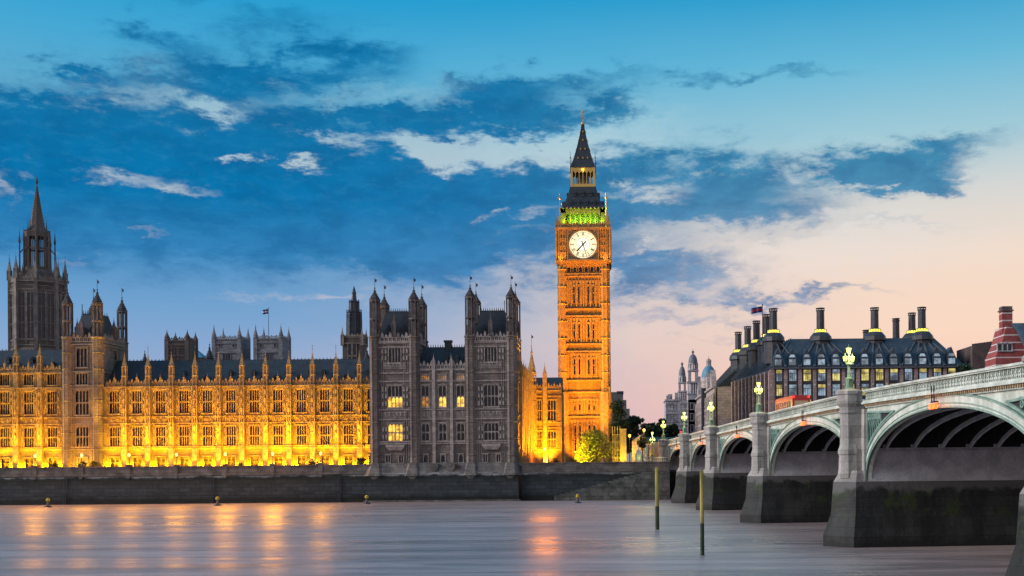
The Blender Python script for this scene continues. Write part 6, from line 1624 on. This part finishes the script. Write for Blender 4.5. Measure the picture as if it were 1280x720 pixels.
def NX(px): return WX(px, dn, 430)
def NZ(py): return WZ(py, dn, 1262) - 8
nx0 = NX(1245)
ns = thing('brick_building', 'red brick building with white stone bands and tall chimney at the far right edge', 'building', (nx0, dn, 8))
gz = [NX(p) - nx0 for p in (1244.5, 1252, 1258, 1271)]
m = MB(); m.xz([(gz[0], 0), (gz[0] + 9, 0), (gz[0] + 9, NZ(440)), (gz[3], NZ(412)), (gz[2], NZ(408)), (gz[1], NZ(430)), (gz[0], NZ(446))], 0, 8)
m.box(gz[0] + 9, 34, 1.0, 16, 0, NZ(440))
part('wall', m, M_str, ns)
r_ = MB(); r_.add([(gz[2] + 1.5, -0.15, NZ(404)), (34, -0.15, NZ(404)), (34, -2.5, NZ(436)), (gz[3] + 1.8, -2.5, NZ(436)), (gz[2] + 1.5, 8, NZ(404)), (34, 8, NZ(404)), (gz[3] + 1.8, 12, NZ(436)), (34, 12, NZ(436))], [(3, 2, 1, 0), (0, 1, 5, 4), (4, 5, 7, 6), (0, 4, 6, 3), (2, 7, 5, 1)])
part('roof', r_, mat('blue_slate_roof', (0.10, 0.17, 0.24), (0.07, 0.12, 0.18), 0.6, 0.6, blocks=(0.8, 0.5, 0.05)), ns)
part('wing_wall', MB().box(gz[3] + 1.8, 34, -2.2, 12, 0, NZ(436)), M_str, ns)
cxm = NX(1261.3) - nx0; m = MB(); m.box(cxm - 1.2, cxm + 1.2, 1, 3.4, NZ(415), NZ(388)); part('chimney', m, M_str, ns); part('chimney_cap', MB().box(cxm - 1.45, cxm + 1.45, 0.75, 3.65, NZ(388), NZ(386.5)).box(cxm - 1.2, cxm + 1.2, 1, 3.4, NZ(386.5), NZ(382)), M_brown, ns)
for px in (1249.5, 1256, 1262):
    f = win_kit(0.9, 1.5, 1, 1, M_port); o = put('window', f[0], ns, (NX(px) - nx0, -0.1, NZ(438))); put('pane', f[1], o, (0, -0.30, 0))

# low things by the bridge foot
M_yelwall = mat('ochre_render', (0.5, 0.38, 0.14), (0.42, 0.32, 0.12), 0.8, 0.6)
dk = 268.0; gh = thing('gatehouse', 'small boxy gatehouse lit bright yellow at the right foot of the clock tower', 'building', (WX(776, dk, 550), dk, 7.2))
a0, a1 = (WX(775, dk, 550) - WX(776, dk, 550)), (WX(783, dk, 550) - WX(776, dk, 550)); zt = WZ(536, dk, 776) - 7.2
part('wall', MB().box(a0, a1, 0, 5, 0, zt).box(a0 - 0.1, a1 + 0.1, -0.1, 5.1, zt - 0.2, zt), M_yelwall, gh)
m = MB(); b0 = WX(765.5, dk, 550) - WX(776, dk, 550)
for i in range(4):
    x = b0 + (a0 - b0) * i / 3
    for y in (0, 3): m.rod((x, y, 0), (x, y, zt + 0.6), 0.07, 4)
for z in (1.4, 3.2, 5.0, 6.8): m.box(b0, a0, -0.05, 0.05, z, z + 0.12); m.box(b0, a0, 2.95, 3.05, z, z + 0.12)
m.box(b0, a0, 3.2, 3.4, 0, zt - 1.5)
part('scaffold', m, M_yelwall, gh)
flood(gh, 0.3, -3.2, 0, 2600, (1.0, 0.66, 0.08), (-0.3, 0, 3.5), 110)
kx = WX(798.5, 238, 575); kk = thing('stone_kiosk', 'small pointed pale stone shelter with lit niche at the end of the bank wall', 'kiosk', (kx, 238, 7.6))
part('body', MB().box(-0.7, -0.4, -0.6, 0.6, 0, 1.8).box(0.4, 0.7, -0.6, 0.6, 0, 1.8).box(-0.7, 0.7, 0.3, 0.6, 0, 1.8).box(-0.85, 0.85, -0.75, 0.75, -0.2, 0.1), M_port, kk)
part('cap', MB().fr(0, 0, 1.05, 0.1, 1.8, 3.0, 4).ball(0, 0, 3.1, 0.18, 6), M_port, kk)
light('glow', 'POINT', kk, (0.1, -0.3, 1.0), 30, (0.8, 1.0, 0.3), radius=0.1)
bl = thing('balustrade', 'pale stone balustrade between the small kiosk and the last bridge pier', 'balustrade', (kx + 0.9, 237.2, 7.5))
m = MB(); W3 = 9.2 - kx - 0.9 - 0.9 + 1.0
m.box(0, W3, -0.2, 0.2, 0, 0.3); m.box(0, W3, -0.25, 0.25, 1.0, 1.2)
for i in range(int(W3 / 0.4)): m.fr(0.2 + i * 0.4, 0, 0.12, 0.09, 0.3, 1.0, 6)
part('rail', m, M_pier, bl)
light('glow', 'POINT', bl, (W3 * 0.7, -1.2, 0.8), 60, (1.0, 0.9, 0.35), radius=0.2)
dr_ = 300.0; rt_ = thing('street_terrace', 'low stone terrace of houses between the dark trees and the bridge end', 'building', (WX(822, dr_, 550), dr_, 7.2))
m = MB(); w = 6.5; m.box(-w, w, 0, 40, 0, WZ(553, dr_, 822) - 7.2); part('wall', m, M_portp, rt_)
part('roof', roof_mb(-w, w, 0, 6, WZ(553, dr_, 822) - 7.2, WZ(546, dr_, 822) - 7.2, 40), M_slate, rt_)
for i in range(5): f = win_kit(1.0, 1.6, 1, 1, M_port); o = put('window', f[0], rt_, (-5 + i * 2.5, -0.1, 1.4)); put('pane', f[1], o, (0, -0.30, 0))
d = 380.0; t = thing('stone_lodge', 'small orange lit stone lodge among trees left of the leftmost bridge lamp', 'building', (WX(798, 285, 550), 285, 7.2))
part('wall', MB().box(-1.6, 1.4, 0, 4, 0, WZ(552, 285, 798) - 7.2), M_portp, t); part('gable', MB().xz([(-1.7, WZ(552, 285, 798) - 7.2), (1.5, WZ(552, 285, 798) - 7.2), (0, WZ(545, 285, 798) - 7.2)], -0.1, 4.1), M_portp, t)
light('glow', 'POINT', t, (-0.6, -2.5, 3.0), 700, (1.0, 0.45, 0.06))
d = 400.0; t = thing('stepped_building', 'grey stone building with stepped roofline just right of the clock tower above the trees', 'building', (WX(776, d, 500), d, 8))
part('wall', MB().box(WX(763, d) - WX(776, d), WX(779, d) - WX(776, d), 0, 12, 0, WZ(490, d, 776) - 8).box(WX(779, d) - WX(776, d), WX(783, d) - WX(776, d), 0, 12, 0, WZ(500, d, 776) - 8).box(WX(783, d) - WX(776, d), WX(787, d) - WX(776, d), 0, 12, 0, WZ(511, d, 776) - 8), M_far, t)
part('roof', MB().box(WX(771, d) - WX(776, d), WX(779.5, d) - WX(776, d), -0.2, 6, WZ(492, d, 776) - 8, WZ(489, d, 776) - 8), M_slate, t)

t = thing('yard_lamp', 'bright yellow lamp post before the orange wing left of the clock tower', 'lamp post', (WX(681, 262, 560), 262, 7.2))
part('post', MB().fr(0, 0, 0.12, 0.08, 0, 3.2, 6), M_iron, t); part('lantern', MB().lathe(0, 0, [(0.1, 3.2), (0.3, 3.4), (0.32, 3.7), (0.1, 3.95)], 8), M_warm, t)
light('glow', 'POINT', t, (0, -0.4, 3.6), 9000, (1.0, 0.26, 0.0), radius=2.6)
# ---------------------------------------------------------------- trees
def leafmat(n, a, b_):
    m = mat(n, a, b_, 0.7, 0.35, spec=0.2); return m
M_leafd = leafmat('dark_foliage', (0.035, 0.05, 0.025), (0.018, 0.028, 0.016)); M_leafy = leafmat('lit_foliage', (0.26, 0.25, 0.04), (0.10, 0.13, 0.03)); M_leafg = leafmat('green_foliage', (0.06, 0.10, 0.05), (0.03, 0.06, 0.03))  # tree by the tower: floodlight yellow put into its leaf colour
M_bark = mat('bark', (0.07, 0.055, 0.045), (0.04, 0.035, 0.03), 0.9, 2.0)
def tree(label, x, y, z, w, h, M, seed, trunk=0.25, n=3000, leaf=0.32, group=None, name='tree'):
    rnd = random.Random(seed); t = thing(name, label, 'tree' if name == 'tree' else 'bush', (x, y, z), 0, group)
    m = MB(); th_ = h * trunk; r0 = w * 0.035 + 0.08
    m.rod((0, 0, 0), (0, 0, th_), r0, 7, r0 * 0.75)
    cl = []
    for i in range(26):
        a = rnd.uniform(0, 2 * PI); rr_ = rnd.uniform(0.02, 0.40) * w; zz = th_ + (h - th_) * rnd.uniform(0.06, 0.84); k = math.sin(PI * min(1, max(0.12, (zz - th_ * 0.6) / (h - th_ * 0.6))) ** 0.9)
        c = (rr_ * k * math.cos(a) * 1.05, rr_ * k * math.sin(a), zz); cl.append((c, rnd.uniform(0.12, 0.21) * max(w, (h - th_) * 0.6)))
        m.rod((0, 0, th_ * rnd.uniform(0.7, 1.0)), c, r0 * 0.45, 5, 0.03)
    part('trunk', m, M_bark, t)
    m = MB()
    for i in range(n):
        c, r = cl[rnd.randrange(len(cl))]
        u = Vector((rnd.gauss(0, 1), rnd.gauss(0, 1), rnd.gauss(0, 1))).normalized() * r * rnd.uniform(0.35, 1.12) ** 0.7
        p = Vector(c) + Vector((u.x, u.y, u.z * 0.8)); s = leaf * rnd.uniform(0.6, 1.4)
        a = Vector((rnd.gauss(0, 1), rnd.gauss(0, 1), rnd.gauss(0, 1))).normalized() * s; b_ = a.orthogonal().normalized() * s * 0.7
        m.add([p - a, p - b_, p + a, p + b_], [(0, 1, 2, 3)])
    part('crown', m, M, t)
    return t
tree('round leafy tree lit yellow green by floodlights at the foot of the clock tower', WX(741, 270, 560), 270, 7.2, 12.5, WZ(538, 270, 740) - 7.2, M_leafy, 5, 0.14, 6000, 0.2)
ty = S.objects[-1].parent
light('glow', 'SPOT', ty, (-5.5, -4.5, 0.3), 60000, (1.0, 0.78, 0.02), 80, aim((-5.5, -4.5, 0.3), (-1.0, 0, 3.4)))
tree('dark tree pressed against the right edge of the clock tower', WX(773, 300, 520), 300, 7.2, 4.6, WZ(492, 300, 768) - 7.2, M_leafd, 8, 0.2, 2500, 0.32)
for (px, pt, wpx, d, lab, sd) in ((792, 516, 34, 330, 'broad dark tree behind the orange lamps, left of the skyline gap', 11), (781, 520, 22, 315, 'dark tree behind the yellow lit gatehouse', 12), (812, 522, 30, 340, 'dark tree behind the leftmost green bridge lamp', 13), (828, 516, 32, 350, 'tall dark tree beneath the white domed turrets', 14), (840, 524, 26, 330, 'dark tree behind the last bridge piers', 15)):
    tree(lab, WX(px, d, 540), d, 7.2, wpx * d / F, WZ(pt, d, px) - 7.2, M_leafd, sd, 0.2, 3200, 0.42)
tree('leaning thick trunked dark tree by the orange lamp', WX(803, 262, 560), 262, 7.2, 3.4, 6.5, M_leafd, 16, 0.6, 700, 0.25)
for (px, pt, wpx, d, lab, sd) in ((1205, 447, 26, 285, 'green tree top at the right end of the office building', 21), (1222, 452, 26, 280, 'green tree top before the plain dark block', 22), (1190, 457, 18, 285, 'low green tree top under the office building eaves', 23)):
    tree(lab, WX(px, d, 460), d, 8, wpx * d / F, WZ(pt, d, px) - 8, M_leafg, sd, 0.5, 2200, 0.3)
bl_ = ['round dark bush on the terrace left of the four turreted tower', 'dark bush right of the tower doorway', 'wide low dark bush in the middle of the terrace', 'thin leafy bush at the far end of the terrace by the grey block', 'small dark bush on the terrace before the fourth bay', 'dark bush before the tower doorway', 'small dark bush below the orange lit wing']
for i, (px, pt, w, d) in enumerate(((67, 577, 2.6, 241), (117, 575, 2.2, 241), (390, 575, 3.6, 241), (452, 570, 3.0, 241), (301, 578, 1.6, 241), (104, 574, 2.4, 242), (694, 572, 2.0, 262))):
    zb_ = 6.6 if px < 600 else 7.2
    tree(bl_[i], WX(px, d, 575), d, zb_, w, WZ(pt, d, px) - zb_, M_leafd, 40 + i, 0.1, 500, 0.13, name='bush')

for (px, pt, wpx, d, lab, sd) in ((1135, 508, 50, 256, 'dark filler tree added behind the nearest large arch, left one', 31), (1190, 500, 60, 258, 'dark filler tree added behind the nearest large arch, middle one', 32), (1250, 505, 60, 256, 'dark filler tree added behind the nearest large arch, right one', 33)):
    tree(lab, WX(px, d, 540), d, 7.2, wpx * d / F, WZ(pt, d, px) - 7.2, M_leafd, sd, 0.15, 2500, 0.5)  # trees added so the view under the arch stays dark
t = thing('embankment_wall', 'dark river wall beyond the bridge seen under its arches', 'river wall', (110, 250.5, 0))
part('wall', MB().hexa([(-73, -0.8, -2), (90, -0.8, -2), (90, 12, -2), (-73, 12, -2)], [(-73, 0, 7.0), (90, 0, 7.0), (90, 12, 7.0), (-73, 12, 7.0)]), M_wall, t)
part('parapet', MB().box(-73, 90, 0.1, 0.7, 7.0, 8.1), M_granite, t)
# ---------------------------------------------------------------- on the river
def wood(): return mat('weathered_yellow_timber', (0.42, 0.36, 0.10), (0.20, 0.18, 0.07), 0.8, 1.2, 0.4, 4.0, streak=True)
M_wood = wood(); M_weed = mat('weed_covered_timber', (0.05, 0.07, 0.03), (0.02, 0.03, 0.02), 0.8, 1.0)
for (px, pt, pb, d, lab) in ((877.5, 589, 694, 99.5, 'yellowish timber mooring pile in the river, the nearer and thicker of two'), (821.5, 585, 662, 0, 'thin yellowish timber mooring pile in the river, the farther left of two')):
    yb_ = pb + (px - CX) * ROLL; d = 8 * F / (yb_ - CY)
    t = thing('mooring_pile', lab, 'timber pile', (WX(px, d, 640), d, 0), 0, 'timber piles standing in the river')
    zt = WZ(pt, d, px); r = 2.6 * d / F
    part('pile', MB().fr(0, 0, r, r * 0.94, zt * 0.38, zt, 8).box(-r * 0.6, r * 0.2, -r * 0.8, -r * 0.5, zt - 0.6, zt + 0.15), M_wood, t)
    part('wet_foot', MB().fr(0, 0, r * 1.04, r * 1.0, -2, zt * 0.38, 8), M_weed, t)
M_by = mat('buoy_yellow', (0.6, 0.45, 0.04), (0.4, 0.3, 0.04), 0.6, 3.0)
for k, (px, py) in enumerate(((60, 634), (272, 632), (458.5, 630), (722, 629))):
    yb_ = py + (px - CX) * ROLL; d = 8 * F / (yb_ - CY)
    t = thing('marker_buoy', ['small yellow topped marker buoy at the far left', 'small yellow topped marker buoy below the middle of the golden wing', 'small yellow topped marker buoy at the left foot of the grey block wall', 'small yellow topped marker buoy below the clock tower wall'][k], 'buoy', (WX(px, d, 628), d, 0), 0, 'marker buoys along the river wall')
    part('float', MB().lathe(0, 0, [(0.5, -0.3), (0.75, 0.0), (0.7, 0.2), (0.2, 0.3)], 10), M_iron, t)
    part('mast', MB().lathe(0, 0, [(0.35, 0.25), (0.18, 0.9), (0.14, 1.1)], 8), M_brown, t)
    part('topmark', MB().lathe(0, 0, [(0.1, 1.05), (0.34, 1.15), (0.36, 1.5), (0.2, 1.7), (0.05, 1.75)], 8), M_by, t)

# ---------------------------------------------------------------- traffic on the bridge
M_busred = mat('bus_red', (0.45, 0.02, 0.02), None, 0.3, spec=0.6); M_tail = emis('tail_lamp', (1.0, 0.02, 0.01), 4.0); M_inb = emis('bus_interior', (1.0, 0.75, 0.45), 0.22); M_tyre = mat('tyre', (0.02, 0.02, 0.02)); M_cglass = mat('car_glass', (0.02, 0.025, 0.03), None, 0.1, spec=0.8)
M_signal = emis('red_signal', (1.0, 0.02, 0.03), 5.0)
def bus(label, t_, s):
    z = top(s) - 1.15; b = thing('double_decker_bus', label, 'bus', bw(t_, s, z), th)
    w, l, h = 1.25, 5.4, 4.35
    ops = [(-4.9 + i * 1.4, -3.7 + i * 1.4, 1.3, 2.05) for i in range(7)] + [(-4.9 + i * 1.4, -3.7 + i * 1.4, 2.75, 3.6) for i in range(7)]
    m = MB(); wall_grid(m, -l, l, 0.35, h - 0.25, ops, 0, 0.08)
    part('side_panel', m, M_busred, b, (-w, 0, 0), -PI / 2); part('side_panel', m, M_busred, b, (w, 0, 0), PI / 2)
    m = MB(); wall_grid(m, -w + 0.08, w - 0.08, 0.35, h - 0.25, [(-0.95, 0.95, 2.75, 3.6), (-0.8, 0.8, 1.4, 2.0)], -l, 0.08); m.box(-w, w, -l, l, h - 0.25, h - 0.1); m.box(-w + 0.15, w - 0.15, -l + 0.15, l - 0.15, h - 0.1, h); m.box(-w + 0.08, w - 0.08, l - 0.08, l, 0.35, h - 0.25)
    part('body', m, M_busred, b)
    part('lit_saloon', MB().box(-w + 0.14, w - 0.14, -l + 0.14, l - 0.14, 1.0, 3.75), M_inb, b)
    for y in (-3.6, 3.4):
        for x in (-w + 0.1, w - 0.1):
            part('wheel', MB().fr(0, 0, 0.5, 0.5, -0.14, 0.14, 14).__class__().add([(0.14 * s_, 0.5 * math.cos(a * PI / 7), 0.5 + 0.5 * math.sin(a * PI / 7)) for s_ in (-1, 1) for a in range(14)], [tuple(range(14)), tuple(range(14, 28))[::-1]] + [(i, (i + 1) % 14, (i + 1) % 14 + 14, i + 14) for i in range(14)]), M_tyre, b, (x, y, 0))
    for x in (-1.05, 1.05):
        for z_ in (0.9, 2.4, 4.0): part('tail_lamp', MB().box(x - 0.12, x + 0.12, -l - 0.06, -l + 0.01, z_, z_ + 0.22), M_tail, b)
    return b
bus('red double decker bus with lit windows crossing the bridge behind the third and fourth lamps', 7.0, 164)
def car(label, t_, s, col, van=False):
    z = top(s) - 1.15; c = thing('parked_car' if False else 'car', label, 'car', bw(t_, s, z), th)
    H1 = 1.9 if van else 1.45
    prof = [(-2.1, 0.35), (2.1, 0.35), (2.15, 0.7), (1.9, 0.9), (1.0, 0.98), (0.4, H1), (-1.2, H1), (-1.95, 1.0), (-2.15, 0.9)]
    m = MB(); m.xz(prof, -0.85, 0.85); part('body', m, mat(col[0], col[1], None, 0.3, spec=0.6), c, rz=PI / 2)
    part('side_window', MB().xz([(-1.7, 1.0), (0.8, 1.0), (0.32, H1 - 0.1), (-1.1, H1 - 0.1)], -0.87, 0.87), M_cglass, c, rz=PI / 2)
    part('windscreen', MB().add([(-0.75, 1.02, 1.0), (0.75, 1.02, 1.0), (0.68, 0.45, H1 - 0.06), (-0.68, 0.45, H1 - 0.06)], [(0, 1, 2, 3)]), M_cglass, c, (0, 0.03, 0.02))
    for x in (-0.8, 0.8):
        for y in (-1.3, 1.3): part('wheel', MB().add([(0.1 * s_, 0.32 * math.cos(a * PI / 6), 0.32 + 0.32 * math.sin(a * PI / 6)) for s_ in (-1, 1) for a in range(12)], [tuple(range(12)), tuple(range(12, 24))[::-1]] + [(i, (i + 1) % 12, (i + 1) % 12 + 12, i + 12) for i in range(12)]), M_tyre, c, (x, y, 0))
        part('tail_lamp', MB().box(x * 0.85 - 0.12, x * 0.85 + 0.12, -2.2, -2.1, 0.8, 0.95), M_tail, c)
    return c
car('white car whose roof shows over the near parapet of the bridge', 6.0, 87, ('white_car_paint', (0.7, 0.7, 0.72)), True)
car('dark car beside the white car behind the near bridge parapet', 6.6, 81.5, ('dark_car_paint', (0.03, 0.03, 0.035)), True)
car('silver car with red tail lamps between the second and third bridge lamps', 6.5, 128, ('silver_car_paint', (0.35, 0.36, 0.38)))
sx_, sy_ = WX(851, 252, 545), 252.0
t = thing('traffic_signal', 'red traffic signal between two lamps at the far end of the bridge', 'traffic light', (sx_, sy_, 10.6))
zz = WZ(541, 252, 851) - 10.6
part('post', MB().fr(0, 0, 0.08, 0.07, 0, zz - 0.6, 6), M_iron, t); part('head', MB().box(-0.25, 0.25, 0, 0.3, zz - 0.8, zz + 0.5), M_iron, t); part('red_lens', MB().ball(0, -0.05, zz + 0.15, 0.2, 8), M_signal, t)
